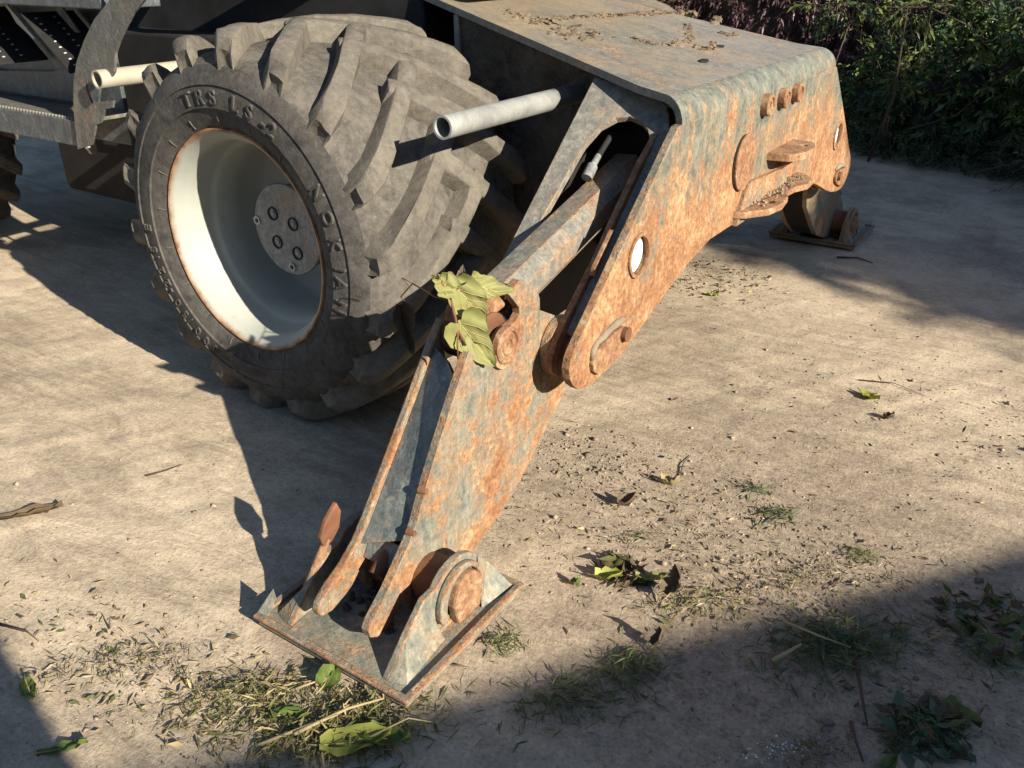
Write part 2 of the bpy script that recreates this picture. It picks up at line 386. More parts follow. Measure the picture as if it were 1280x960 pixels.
# ------------------------------------------------------------------ the ground
def axis_coords(lo, hi, step, far):
    mid = np.arange(lo, hi+1e-6, step); a = []; d = step; p = lo
    while p > -far: d *= 1.35; p -= d; a.append(p)
    b = []; d = step; p = hi
    while p < far: d *= 1.35; p += d; b.append(p)
    return np.array(a[::-1]+list(mid)+b)
gx = axis_coords(-2.2, 2.4, .016, 70); gy = axis_coords(-1.5, 3.2, .016, 70)
def ground_h(X, Y):
    fade = np.exp(-np.maximum(0, np.hypot(X, Y)-6)/5)
    h = (fbm(X*.9+5, Y*.9, 3, 3)-.45)*.02
    c, s_ = math.cos(rad(58)), math.sin(rad(58)); u = X*c+Y*s_; w = -X*s_+Y*c
    sf = np.clip((2.3-Y)/1.1, .12, 1)
    h = h+(fbm(u*1.6, w*11, 4, 11)-.47)*.011*sf
    c, s_ = math.cos(rad(18)), math.sin(rad(18)); u = X*c+Y*s_; w = -X*s_+Y*c
    h = h+(fbm(u*2.0, w*14, 3, 21)-.45)*.006*sf+(fbm(X*7, Y*7, 3, 41)-.45)*.008*(1-sf)
    h = h+(fbm(X*26, Y*26, 2, 31)-.37)*.005
    flat = np.minimum(1, np.minimum(np.hypot((X-.86)/.34, (Y+.44)/.32), np.hypot((X-.86)/.34, (Y-2.65)/.32))**2)
    return h*fade*(.25+.75*flat)-.004
GX, GY = np.meshgrid(gx, gy, indexing='ij'); GZ = ground_h(GX, GY)
nx, ny = len(gx), len(gy)
gv = np.stack([GX.ravel(), GY.ravel(), GZ.ravel()], 1)
ii = (np.arange(nx-1)[:, None]*ny+np.arange(ny-1)[None, :]).ravel()
gf = np.stack([ii, ii+ny, ii+ny+1, ii+1], 1)
me = bpy.data.meshes.new('ground'); me.vertices.add(len(gv)); me.vertices.foreach_set('co', gv.ravel())
me.loops.add(gf.size); me.loops.foreach_set('vertex_index', gf.ravel())
me.polygons.add(len(gf)); me.polygons.foreach_set('loop_start', np.arange(0, gf.size, 4)); me.polygons.foreach_set('loop_total', np.full(len(gf), 4))
me.polygons.foreach_set('use_smooth', np.ones(len(gf), bool)); me.update(); me.validate(); me.materials.append(M['ground'])
ground = bpy.data.objects.new('ground', me); C.objects.link(ground); tag(ground, kind='structure')
def gz(x, y): return float(ground_h(np.array([x]), np.array([y]))[0])

# ------------------------------------------------------------------ the excavator
YM = 1.105                                     # machine centre line (y)
ex = empty('excavator', (-.6, YM, 0))
tag(ex, 'rusty grey wheeled excavator resting on its two lowered stabilizer legs', 'excavator')

def lug_mesh(seed):
    """one tread bar in (y, along, height) bent on the tyre: returns verts (y, theta, r) and faces"""
    r_ = random.Random(seed)
    S = [-.012, .004, .03, .08, .15, .23, .31, .365, .392]
    wid = [.052, .054, .054, .050, .045, .044, .047, .052, .042]
    v = []; bm_f = []
    def carc(y): return float(np.interp(y, [-.03, -.012, .012, .05, .15, .31, .47], [.43, .448, .470, .482, .491, .494, .491]))
    for i, (y, w) in enumerate(zip(S, wid)):
        th = 83*y*(1+.12*y)
        top = float(np.interp(y, [-.012, .004, .03, .1, .2, .31, .4], [.490, .518, .530, .537, .541, .543, .540]))
        if i == len(S)-1: top -= .006
        base = carc(y)-.012
        if i == 0: base = .435
        w *= 1+r_.uniform(-.08, .08); bw = w+(.026 if i else .010); tw = w
        pr = (-.605, .796)                      # perpendicular of the bar in (y, arc)
        for (off, rr) in ((-bw/2, base), (-tw/2, top+r_.uniform(-.0025, .0015)), (-tw/6, top+.003), (tw/6, top+.003), (tw/2, top+r_.uniform(-.0025, .0015)), (bw/2, base)):
            yy = y+off*pr[0]*(1 if i > 1 else .12); arc = off*pr[1] if i > 1 else off*1.05
            v.append((max(yy, -.016), math.radians(th)+arc/.53, rr))
    n = 6; f = []
    for i in range(len(S)-1):
        for k in range(n-1): f.append([i*n+k, i*n+k+1, (i+1)*n+k+1, (i+1)*n+k])
    f.append([0, 1, 2, 3, 4, 5]); e = (len(S)-1)*n; f.append([e+5, e+4, e+3, e+2, e+1, e])
    # recessed pocket in the shoulder end of the bar
    return v, f
def make_tyre():
    G = Geo()
    prof = [(.006, .290), (-.004, .303), (-.014, .318), (-.021, .338), (-.0245, .352), (-.0295, .3545), (-.029, .360), (-.0285, .385), (-.024, .407), (-.0275, .4095), (-.026, .4145),
            (-.018, .436), (-.006, .455), (.014, .470), (.05, .482), (.15, .491), (.31, .494), (.47, .491), (.57, .482), (.606, .470), (.626, .455), (.638, .44), (.648, .41), (.65, .385), (.642, .345), (.632, .312), (.618, .297)]
    G.lathe(prof, 144, mf=lambda j: 0 if (j < 12 or j > 18) else 1)
    for side in (0, 1):
        for k in range(18):
            v, f = lug_mesh(k+40*side)
            t0 = rad((5 if side == 0 else 15)+20*k+random.uniform(-.6, .6))
            bm = bmesh.new(); vs = []
            for (y, th, r) in v:
                a = t0+th; yy = y if side == 0 else .62-y
                vs.append(bm.verts.new((r*math.cos(a), yy, r*math.sin(a))))
            fs = [bm.faces.new([vs[i] for i in q]) for q in f]
            bmesh.ops.recalc_face_normals(bm, faces=bm.faces)
            end = fs[-2]
            ed = [e for e in bm.edges if len(e.link_faces) == 2 and e.calc_face_angle(0) > rad(38)]
            rr = bmesh.ops.inset_individual(bm, faces=[end], thickness=.017, depth=-.007)
            ed = [e for e in ed if e.is_valid]
            bmesh.ops.bevel(bm, geom=ed, offset=.0035, segments=2, profile=.5, affect='EDGES')
            bm.verts.index_update()
            for q in bm.verts: q.co += Vector((random.gauss(0, .0009), random.gauss(0, .0009), random.gauss(0, .0009)))
            G.add([q.co.copy() for q in bm.verts], [[q.index for q in fc.verts] for fc in bm.faces], 2)
            bm.free()
    return G
AXZ = .5105
tyreG = make_tyre()
def lettering(text, r, deg, size, step, mat, parent, cx, cz, ysurf=-.0285, depth=.0035, spacing=None):
    """raised rubber letters on the outer sidewall, tops outward, reading clockwise seen from outside"""
    a = deg
    for ch in text:
        if ch != ' ':
            cu = bpy.data.curves.new('t', 'FONT'); cu.body = ch; cu.size = size; cu.extrude = depth; cu.bevel_depth = .0008; cu.align_x = 'CENTER'; cu.resolution_u = 3
            to = bpy.data.objects.new('t', cu); C.objects.link(to)
            dg = bpy.context.evaluated_depsgraph_get(); tm = to.evaluated_get(dg).to_mesh()
            t = rad(a); er = Vector((math.cos(t), 0, math.sin(t)))
            # seen from -Y with +X to the right, clockwise tangent
            et = Vector((math.sin(t), 0, -math.cos(t)))
            ctr = Vector((cx, 0, cz))+er*r
            vs = [ctr+et*q.co.x+er*(q.co.y-size*.35)+Vector((0, ysurf-q.co.z, 0)) for q in tm.vertices]
            lo = Geo().add(vs, [list(p.vertices) for p in tm.polygons]).obj('raised_letter', mat, None); lo.parent = parent
            to.evaluated_get(dg).to_mesh_clear(); bpy.data.objects.remove(to); bpy.data.curves.remove(cu)
        a -= step*(.6 if ch in '.-/ I' else 1)

def make_wheel(cx, outer, detail=True):
    """outer = y of the outer flange; the far side wheels are turned round"""
    s = 1 if outer < YM else -1
    T = lambda p: (p[0], p[1]*s, p[2])
    rim = [(.62, .290), (.60, .272), (.56, .262), (.46, .25), (.30, .246), (.282, .232), (.292, .20), (.31, .15), (.31, .0005)]
    prof = [(.010, .3035), (-.006, .3045), (-.0105, .300), (-.008, .293), (.004, .286), (.018, .276), (.030, .2685), (.045, .266), (.10, .2655), (.112, .258), (.120, .2505), (.20, .2495), (.262, .247), (.276, .236), (.288, .205), (.302, .17), (.304, .0005)]
    g = Geo().lathe(prof, 128).xf(T)
    w = g.obj('wheel', M['rim'], None, True, auto=50)
    WORLD_loc = Vector((cx, outer, AXZ)); w.location = WORLD_loc
    w.parent = ex; w.matrix_parent_inverse = Matrix.Translation((-.6, YM, 0)).inverted()
    def sub(G, name, mat, **k):
        o = G.xf(T).obj(name, mat, None, **k); o.parent = w; return o
    t = Geo(); t.v = list(tyreG.v); t.f = [list(q) for q in tyreG.f]; t.m = list(tyreG.m)
    sub(t, 'tyre', M['tread'], smooth=True, auto=42, mats=[M['sidewall'], M['tread'], M['lug']])
    holes = [(-.048, .040), (.030, .022), (-.044, -.042), (.034, -.062)]
    sub(Geo().lathe([(.304, .118), (.20, .120), (.165, .128), (.156, .132), (.150, .129), (.150, .0005)], 64), 'hub', M['hub'], smooth=True, auto=30)
    if detail:
        for hx, hz in holes:
            o = Geo(); o.lathe([(.1495, .0195), (.1465, .0195), (.1465, .0155), (.153, .0145), (.153, .0005)], 24)
            o.xf(lambda p: (p[0]+hx, p[1], p[2]+hz)); sub(o, 'bolt_recess', M['dark'], smooth=True, auto=30)
            o = Geo(); o.prism(circ(hx, hz, .008, 6), .1475, .1525, 1); sub(o, 'bolt', M['hub'])
        for hx, hz in ((-.118, .01), (.006, -.108)):
            o = Geo(); o.lathe([(.150, .0135), (.1455, .013), (.1455, .0075), (.150, .006), (.150, .0005)], 20)
            o.xf(lambda p: (p[0]+hx, p[1], p[2]+hz)); sub(o, 'washer', M['cut'], smooth=True, auto=30)
        o = Geo().cyl((-.205, .235, .03), (-.175, .215, .028), .007, .006, 12); sub(o, 'valve', M['brownrust'])
    return w
w0 = make_wheel(0, 0)
for args in (('TRS LS-2', .381, 105, .050, 7.6), ('600/50-22.5 E', .383, 244, .042, 6.0), ('NOKIAN', .383, 30, .048, 9.5)):
    lettering(args[0], args[1], args[2], args[3], args[4], M['sidewall'], w0, 0, 0)
for a0 in range(18):                           # short radial moulding marks beside the bead
    t = rad(a0*20+11); er = Vector((math.cos(t), 0, math.sin(t))); et = Vector((-math.sin(t), 0, math.cos(t)))
    g = Geo(); q = [(.311, -.0105), (.322, -.0168), (.334, -.0205)]; V = []
    for dy in (-.0014, .003):
        for r_, y_ in q:
            for w_ in (-.0011, .0011): V.append(tuple(et*w_+er*r_+Vector((0, y_+dy, 0))))
    F = []
    for i in range(2):
        for k in (0, 6): F.append([k+2*i, k+2*i+1, k+2*i+3, k+2*i+2])
        F += [[2*i, 2*i+2, 8+2*i, 6+2*i], [2*i+1, 2*i+3, 9+2*i, 7+2*i]]
    F += [[0, 1, 7, 6], [4, 5, 11, 10]]; g.add(V, F)
    o = g.obj('bead_mark', M['lug'], None); o.parent = w0
make_wheel(-2.8, 0, False)
make_wheel(0, 2*YM, False)
make_wheel(-2.8, 2*YM, False)

# --- chassis and everything dark between the wheels
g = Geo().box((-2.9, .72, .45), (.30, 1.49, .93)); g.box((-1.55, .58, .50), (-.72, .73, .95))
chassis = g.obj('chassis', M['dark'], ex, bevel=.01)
for x in (0, -2.8):
    Geo().cyl((x, .28, AXZ), (x, 2*YM-.28, AXZ), .10, n=24).obj('axle', M['dark'], ex, True, auto=40)
Geo().box((-1.95, .60, .26), (-.93, .715, .62)).obj('shade_block', M['cavity'], ex, bevel=.03)  # added dark box: shades the front wheel, blackens the space under the step
Geo().prism([(-1.9, .93), (.05, .93), (.05, 1.13), (-1.9, 1.13)], .74, 1.6, 1).obj('turntable_base', M['dark'], ex, bevel=.01)
Geo().lathe([(1.13, .52), (1.13, .60), (1.20, .60), (1.20, .52)], 48).xf(lambda p: (p[0]-.75, p[2]+YM, p[1])).obj('turntable_ring', M['dark'], ex)
up_ = Geo().prism([(-3.0, 1.24), (.55, 1.24), (.62, 1.36), (.62, 2.0), (.45, 2.15), (-1.1, 2.15), (-1.2, 2.9), (-2.6, 2.95), (-3.0, 2.2)], .68, 2*YM-.20, 1).obj('upper_body', M['red'], ex, bevel=.03)
for pts in ([(-2.45, 2.2), (-1.35, 2.2), (-1.38, 2.8), (-2.4, 2.82)],):
    Geo().prism(pts, .672, .678, 1).obj('cab_window', M['dark'], ex)

# --- stabilizer beam: top sheet folded into the end plate
def yl(x): return .68-.222*(x-.224)/(1.03-.224)
def fold(off):
    """profile (x, z) of the folded sheet, off = distance inwards"""
    pr = [(-.05, 1.065+.21*.274)]
    for x in (.10, .224, .36, .5, .64, .78, .90): pr.append((x, 1.065-.21*(x-.224)))
    cx, cz, r = .967, .8515, .063
    a0 = math.atan2(1, .21)
    for i in range(9):
        a = a0*(1-i/8); pr.append((cx+r*math.cos(a), cz+r*math.sin(a)))
    return [(x-off*n[0], z-off*n[1]) for (x, z), n in zip(pr, fold_n)]
fold_n = [(.2055, .9787)]*8+[(math.cos(math.atan2(1, .21)*(1-i/8)), math.sin(math.atan2(1, .21)*(1-i/8))) for i in range(9)]
def sheet(off0, off1, inset=0):
    a, b = fold(off0), fold(off1); V = []; ncol = 14
    rows = []
    for pr in (a, b):
        for (x, z) in pr:
            y0 = yl(min(x, 1.03))+inset; y1 = 2*YM-y0
            for k in range(ncol+1):
                y = y0+(y1-y0)*k/ncol
                dz = (vnoise(np.array([x*3+9.]), np.array([y*3]), 5)[0]-.5)*.006*min(1, k, ncol-k)
                V.append((x, y, z+dz))
    n = ncol+1; R = len(a); F = []
    for s_ in (0, 1):
        for i in range(R-1):
            for k in range(ncol):
                q = [s_*R*n+i*n+k, s_*R*n+i*n+k+1, s_*R*n+(i+1)*n+k+1, s_*R*n+(i+1)*n+k]; F.append(q)
    for i in range(R-1):
        for k in (0, ncol): F.append([i*n+k, (i+1)*n+k, R*n+(i+1)*n+k, R*n+i*n+k])
    for k in range(ncol): F.append([k, k+1, R*n+k+1, R*n+k]); F.append([(R-1)*n+k, (R-1)*n+k+1, R*n+(R-1)*n+k+1, R*n+(R-1)*n+k])
    return V, F
half = [(.458, .8515), (.44, .850), (.396, .814), (.316, .745), (.236, .677), (.135, .590), (.056, .520), (-.008, .466), (-.024, .446), (-.030, .424), (-.025, .400), (-.012, .380), (.010, .362), (.038, .351), (.075, .348),
        (.13, .352), (.219, .368), (.308, .395), (.437, .44), (.576, .483), (.66, .50), (.72, .512), (.80, .512)]
outline = half+[(2*YM-y, z) for y, z in reversed(half)]
XE = 1.03
mark = [(.27, .592), (2*YM-.27, .592)]
beam = Geo().prism(outline, XE-.02, XE, 0, [circ(y, z, .047, 28) for y, z in mark]).obj('stabilizer_beam', M['end_plate'], ex, bevel=.003)
V, F = sheet(0, .018)
top = link_mesh('top_plate', V, F, M['top'], beam, True, 0, auto=50)
mi = []
me = top.data; me.materials.append(M['end_plate'])
for p in me.polygons: p.material_index = 1 if p.center.x > .985 else 0
# side walls of the beam behind the wheel
for s in (0, 1):
    mir = (lambda p: p) if s == 0 else (lambda p: (p[0], 2*YM-p[1], p[2]))
    w = Geo().prism([(.224, .50), (.76, .50), (.76, .935), (.224, 1.045)], .690, .708, 1).xf(mir).obj('wall_plate', M['wallmud'], beam, bevel=.002)
    Geo().box((.205, .684, .50), (.2245, .712, 1.047)).xf(mir).obj('wall_edge', M['top'], beam, bevel=.003)
    # sloping side plate with the tall round-topped slot
    def pl(x, y): return .855+.868*(y-.514)-.21*(x-.975)
    ol = [(.75, .10), (.75, .545), (.90, .548), (.93, .545), (.955, .533), (.97, .517), (.986, .49), (.986, .06), (.966, .06)]
    ol += [(.966, .41), (.956, .452), (.937, .475), (.912, .486), (.88, .488), (.85, .476), (.822, .447), (.806, .40), (.801, .33), (.795, .24), (.787, .10)]
    V = [(x, y, pl(x, y)) for x, y in ol]+[(x-.0, y+.0115, pl(x, y)-.0135) for x, y in ol]; n = len(ol)
    F = [list(range(n)), list(range(2*n-1, n-1, -1))]+[[i, (i+1) % n, n+(i+1) % n, n+i] for i in range(n)]
    link_mesh('side_plate', [mir(v) for v in V], F, M['grey'], beam, False, .002)
    # flange behind the end plate and rear plate of the beam
    fl = [(.50, .842), (.40, .775), (.27, .663), (.188, .584), (.165, .568), (.062, .486), (.022, .448), (.004, .415), (.008, .386), (.03, .366), (.07, .352), (.2, .365), (.45, .45), (.6, .49), (.6, .84)]
    Geo().prism(fl, .950, .966, 0).xf(mir).obj('flange', M['rust'], beam, bevel=.003)
    Geo().prism(circ(.085, .415, .070, 32), .9255, .9495, 0).xf(mir).obj('pivot_boss', M['leg_plate'], beam, bevel=.003)
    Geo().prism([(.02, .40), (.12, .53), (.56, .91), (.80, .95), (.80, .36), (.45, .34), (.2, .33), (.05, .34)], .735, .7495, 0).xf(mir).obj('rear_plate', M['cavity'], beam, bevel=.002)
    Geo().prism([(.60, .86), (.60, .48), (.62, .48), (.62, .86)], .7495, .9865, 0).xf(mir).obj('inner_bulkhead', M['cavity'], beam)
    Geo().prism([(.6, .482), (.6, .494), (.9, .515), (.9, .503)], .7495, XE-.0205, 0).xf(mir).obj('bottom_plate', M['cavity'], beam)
    if s == 0:
        Geo().prism([(.238, .645), (.23, .655), (.150, .587), (.147, .570), (.155, .566)], .972, .9858, 0).xf(mir).obj('wear_strip', M['rust'], beam, bevel=.003)
    # pivot pin with its cover plate
    Geo().cyl((.74, .085, .415), (1.0295, .085, .415), .040, n=28).xf(mir).obj('pivot_pin', M['brownrust'], beam, True, auto=40)
    cov = [(.055, .405), (.062, .384), (.085, .368), (.125, .372), (.185, .392), (.215, .408), (.222, .428), (.20, .446), (.16, .446), (.10, .440), (.07, .43)]
    Geo().prism(cov, XE-.001, XE+.012, 0).xf(mir).obj('pin_cover', M['rust'], beam, bevel=.003)
    Geo().cyl((XE+.011, .195, .428), (XE+.024, .195, .428), .017, n=18).xf(mir).obj('bolt', M['brownrust'], beam, True, auto=40)
    g = Geo(); q = [(.062, .408), (.068, .43), (.085, .441), (.11, .446), (.14, .452), (.17, .455), (.195, .455), (.215, .450)]
    g.path([(XE+.002, y+random.uniform(-.003, .003), z+.004) for y, z in q], [.006, .009, .007, .010, .008, .011, .009, .006], 7)
    g.xf(mir).obj('weld_bead', M['weld'], beam, True)
    # marker light recessed in the end plate
    y, z = mark[s]
    Geo().prism(circ(y, z, .043, 28), XE-.016, XE-.009, 0).obj('marker_light', M['lamp'], beam, bevel=.002)
    Geo().prism(circ(y, z, .053, 32), XE-.0005, XE+.006, 0, [circ(y, z, .044, 32)]).obj('light_ring', M['rust'], beam, bevel=.0015)
Geo().prism(circ(.905, .684, .072, 36, .078), XE+.004, XE+.011, 0).obj('hatch_cover', M['rust'], beam, bevel=.002)
Geo().prism(circ(.900, .684, .071, 36, .077), XE-.001, XE+.0035, 0).obj('hatch_gap_shade', M['dark'], beam)  # black disc paints the shaded gap along the left edge of the cover
for y, r in ((1.03, .031), (1.175, .029), (1.305, .028)):   # three round bosses under the fold
    o = Geo().lathe([(-.001, r), (.020, r), (.024, r-.003), (.024, r-.010), (.019, r-.012), (.019, .010), (.012, .008), (.012, .0005)], 28)
    o.xf(lambda p: (XE+p[1], y+p[0], .822+p[2])).obj('boss', M['rust'], beam, True, auto=30)
q = [(XE-.001, 1.12)]+[(XE+.05+.045*math.cos(a), 1.245+.115*math.sin(a)) for a in np.linspace(-1.45, 1.45, 17)]+[(XE-.001, 1.37)]
Geo().prism(q, .650, .672, 2, [circ(XE+.058, 1.29, .012, 14)]).obj('coupling_plate', M['rust'], beam, bevel=.003)
Geo().prism([(XE-.001, .60), (XE+.012, .60), (XE+.07, .650), (XE-.001, .650)], 1.235, 1.25, 1).obj('gusset', M['rust'], beam, bevel=.002)
q = [(XE-.001, .88), (XE+.03, .90), (XE+.075, .97), (XE+.088, 1.05), (XE+.075, 1.14), (XE+.052, 1.20), (XE+.058, 1.27), (XE+.08, 1.33), (XE+.075, 1.40), (XE+.03, 1.46), (XE-.001, 1.48)]
Geo().prism(q, .528, .548, 2, [circ(XE+.044, 1.05, .02, 18)]).obj('towing_plate', M['rust'], beam, bevel=.004)
g = Geo()
for i in range(90):
    x, y = XE+random.uniform(.0, .05), random.uniform(.98, 1.42); r = random.uniform(.002, .007)
    g.cyl((x, y, .547), (x+random.uniform(-.004, .004), y+random.uniform(-.004, .004), .548+r), r, r*.4, 6)
tag(g.obj('caked_dirt', M['weld'], beam), kind='stuff')
Geo().prism([(.88, .508), (1.33, .508), (1.30, .60), (.95, .62)], XE-.002, XE+.014, 0).obj('backing_plate', M['leg_plate'], beam, bevel=.003)
# slots, caked mud ridges and crumbs on the top sheet
def topz(x): return 1.065-.21*(x-.224)
for (x, y) in ((.86, .98), (.80, 1.25)):
    n = 16; a = [(x+.010*math.cos(t)+.0, y+.026*math.sin(t)) for t in np.linspace(0, 6.283, n+1)[:-1]]
    g = Geo(); V = [(px, py, topz(px)+.0035) for px, py in a]+[(px, py, topz(px)-.002) for px, py in a]
    g.add(V, [list(range(n))]+[[i, (i+1) % n, n+(i+1) % n, n+i] for i in range(n)]); g.obj('slot', M['dark'], beam)
def mud_ridge(pts, w, seed):
    r_ = random.Random(seed); g = Geo()
    for i in range(len(pts)-1):
        a, b = Vector((*pts[i], 0)), Vector((*pts[i+1], 0)); L = (b-a).length
        for k in range(int(L/.0028)):
            p = a.lerp(b, r_.random()); s_ = r_.uniform(.0012, .0055); px, py = p.x+r_.gauss(0, w), p.y+r_.gauss(0, w)
            z0 = topz(px)-.002
            g.path([(px, py, z0), (px+r_.gauss(0, .003), py+r_.gauss(0, .003), z0+.0025+s_*.35)], [s_*2.6, s_*1.2], 5)
    return g
rid = [([(.42, .78), (.40, 1.0), (.44, 1.3), (.46, 1.55), (.50, 1.75)], .008), ([(.62, 1.0), (.68, .98), (.72, 1.05), (.72, 1.2), (.66, 1.33), (.60, 1.45)], .007),
       ([(.30, .85), (.36, .82), (.41, .88)], .016), ([(.76, 1.16), (.79, 1.12), (.80, 1.2), (.76, 1.28)], .006), ([(.70, 1.5), (.735, 1.47), (.74, 1.56)], .007), ([(.55, .78), (.50, .86), (.56, .92)], .03), ([(.62, 1.62), (.58, 1.78)], .008)]
for i, (p, w) in enumerate(rid): tag(mud_ridge(p, w, i).obj('dried_mud_ridge', M['mud'], beam, False), kind='stuff')

# --- legs, feet and cylinders (built for the near side and mirrored for the far side)
def outline_right():
    a = [(-.239, .521), (-.309, .418), (-.381, .305), (-.424, .225), (-.447, .196), (-.480, .163), (-.520, .125), (-.566, .090), (-.576, .074), (-.572, .056), (-.554, .043), (-.530, .042), (-.500, .056), (-.470, .078)]
    a += [(-.40+.075*math.cos(t), .085+.075*math.sin(t)) for t in np.linspace(3.0, 4.9, 5)]
    a += [(-.30, .032), (-.249, .045), (-.203, .059), (-.150, .078), (-.092, .101), (-.02, .150), (.079, .231), (.132, .271), (.155, .33), (.165, .40), (.16, .44), (.148, .456), (.08, .487), (.019, .52), (.018, .547), (.006, .572), (-.021, .589), (-.06, .613), (-.101, .595), (-.082, .575), (-.062, .552), (-.06, .538), (-.075, .527), (-.119, .523), (-.142, .511), (-.155, .490), (-.170, .479), (-.190, .485), (-.210, .500)]
    return a
def outline_left():
    a = [(-.176, .545), (-.225, .484), (-.31, .374), (-.394, .267), (-.44, .208), (-.476, .168), (-.513, .140), (-.559, .117), (-.59, .094), (-.596, .078), (-.588, .062), (-.56, .056), (-.520, .068), (-.49, .082)]
    a += [(-.40+.07*math.cos(t), .085+.07*math.sin(t)) for t in np.linspace(3.0, 4.9, 5)]
    a += [(-.249, .045), (-.15, .078), (-.02, .15), (.079, .231), (.132, .271), (.16, .40), (.12, .45), (.0, .46), (-.08, .40), (-.135, .335), (-.165, .365), (-.185, .40), (-.185, .43), (-.172, .455), (-.178, .50)]
    return a
legs = []
for s in (0, 1):
    mir = (lambda p: p) if s == 0 else (lambda p: (p[0], 2*YM-p[1], p[2]))
    leg = Geo().prism(outline_right(), .906, .925, 0).xf(mir).obj('stabilizer_leg', M['leg_plate'], ex, bevel=.005)
    tag(leg, 'rusty stabilizer leg nearest the camera' if s == 0 else 'rusty stabilizer leg on the far side')
    Geo().prism(outline_left(), .795, .814, 0).xf(mir).obj('leg_plate', M['leg_plate'], leg, bevel=.004)
    # web between the two plates, set down from their outer edge
    le = [(-.215, .497), (-.250, .452), (-.31, .374), (-.394, .267), (-.44, .208), (-.476, .168)]
    re_ = [(-.262, .487), (-.285, .453), (-.325, .393), (-.381, .305), (-.424, .225), (-.447, .196)]
    V = []
    for off in (0, .012):
        for (ya, za), (yb, zb) in zip(le, re_):
            ya, za, yb, zb = ya+.009+off*.8, za-.006-off*.6, yb+.009+off*.8, zb-.006-off*.6
            V += [(.8142, ya, za), (.860, (ya+yb)/2, (za+zb)/2), (.9058, yb, zb)]
    V[2] = (.9058, -.262, .47); V[20] = (.9058, -.252, .462); V[1] = (.86, -.225, .478); V[19] = (.86, -.215, .47)
    n = 6; F = []
    for i in range(n-1):
        for k in range(2):
            F += [[i*3+k, i*3+k+1, i*3+k+4, i*3+k+3], [18+i*3+k, 18+i*3+k+3, 18+i*3+k+4, 18+i*3+k+1]]
        F += [[i*3, i*3+3, 18+i*3+3, 18+i*3], [i*3+2, 18+i*3+2, 18+i*3+5, i*3+5]]
    for k in range(2): F += [[k, 18+k, 18+k+1, k+1], [15+k, 16+k, 34+k, 33+k]]
    link_mesh('web', [mir(v) for v in V], F, M['web'], leg, False, .0015)
    Geo().prism([(-.425, .160), (-.452, .118), (-.464, .126), (-.438, .172)], .8142, .9058, 0).xf(mir).obj('web_lip', M['web'], leg, bevel=.002)
    Geo().pipe((.862, -.425, .150), (.862, -.480, .112), .017, .011).xf(mir).obj('pipe_stub', M['brownrust'], leg, True, auto=40)
    for (y, z) in ((-.395, .287), (-.437, .214)):
        Geo().cyl((.911, y+.006, z-.004), (.9275, y+.006, z-.004), .010, .006, n=12).xf(mir).obj('weld_lump', M['brownrust'], leg, True, auto=50)
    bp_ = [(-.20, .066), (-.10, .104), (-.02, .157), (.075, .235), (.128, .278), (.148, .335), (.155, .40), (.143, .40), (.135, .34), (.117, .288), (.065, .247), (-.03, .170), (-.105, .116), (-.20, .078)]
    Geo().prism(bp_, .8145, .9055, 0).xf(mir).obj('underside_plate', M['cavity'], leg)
    # cylinder eye, pin and its turned end
    Geo().cyl((.818, -.135, .505), (.904, -.135, .505), .055, n=30).xf(mir).obj('cylinder_eye', M['brownrust'], leg, True, auto=40)
    pg = Geo().lathe([(0, .040), (-.013, .040), (-.016, .036), (-.016, .031), (-.012, .029), (-.012, .022), (-.015, .020), (-.015, .013), (-.011, .011), (-.011, .0005)], 36)
    pg.xf(lambda p: mir((.925-p[1]*1.0, -.122+p[0], .494+p[2]))).obj('pin_end', M['rust'], leg, True, auto=30)
    cr = [(-.122+.052*math.cos(t), .494+.052*math.sin(t)) for t in np.linspace(3.3, 6.0, 14)]+[(-.122+.041*math.cos(t), .494+.041*math.sin(t)) for t in np.linspace(6.0, 3.3, 14)]
    Geo().prism(cr, .924, .937, 0).xf(mir).obj('pin_collar', M['rust'], leg, bevel=.002)
    Geo().prism([(-.118, .545), (-.07, .553), (-.076, .590), (-.12, .60), (-.18, .575), (-.19, .545)], .824, .898, 0).xf(mir).obj('eye_saddle', M['rust'], leg, bevel=.006)
    Geo().cyl((.80, -.40, .085), (1.0, -.40, .085), .052, n=30).xf(mir).obj('foot_pin', M['brownrust'], leg, True, auto=40)

    # ---- foot
    x0, x1, y0, y1 = .672, 1.060, -.632, -.262
    foot = Geo().box((x0, y0, .004), (x1, y1, .022)).xf(mir).obj('stabilizer_foot', M['foot'], ex, bevel=.004)
    tag(foot, 'square steel foot pad of the near stabilizer leg' if s == 0 else 'square steel foot pad of the far stabilizer leg')
    g = Geo(); 
    rim_o = [(x0-.006, y0-.006), (x1+.006, y0-.006), (x1+.006, y1+.006), (x0-.006, y1+.006)]
    rim_i = [(x0+.010, y0+.010), (x1-.010, y0+.010), (x1-.010, y1-.010), (x0+.010, y1-.010)]
    g.prism(rim_o, .0225, .031, 2, [rim_i]); g.xf(mir).obj('raised_rim', M['leg_plate'], foot, bevel=.003)
    for sx in (0, 1):
        fx = lambda p: mir((p[0] if sx else 2*.866-p[0], p[1], p[2]))
        lo = [(-.612, .0225), (-.556, .078), (-.498, .128)]+[(-.40+.076*math.cos(t)*1.08, .084+.076*math.sin(t)) for t in np.linspace(2.5, .6, 9)]+[(-.30, .085), (-.270, .0225)]
        Geo().prism(lo, .984, 1.000, 0).xf(fx).obj('foot_lug', M['foot'], foot, bevel=.003)
        # sloping stiffener skirt outside the lug
        V = [(1.0, -.612, .0225), (1.0, -.556, .074), (1.0, -.498, .122), (1.022, -.47, .0225), (1.035, -.60, .0225)]
        Geo().add(V, [[0, 1, 4], [1, 2, 3], [1, 3, 4], [0, 4, 3], [0, 3, 2], [0, 2, 1]]).xf(fx).obj('stiffener', M['foot'], foot)
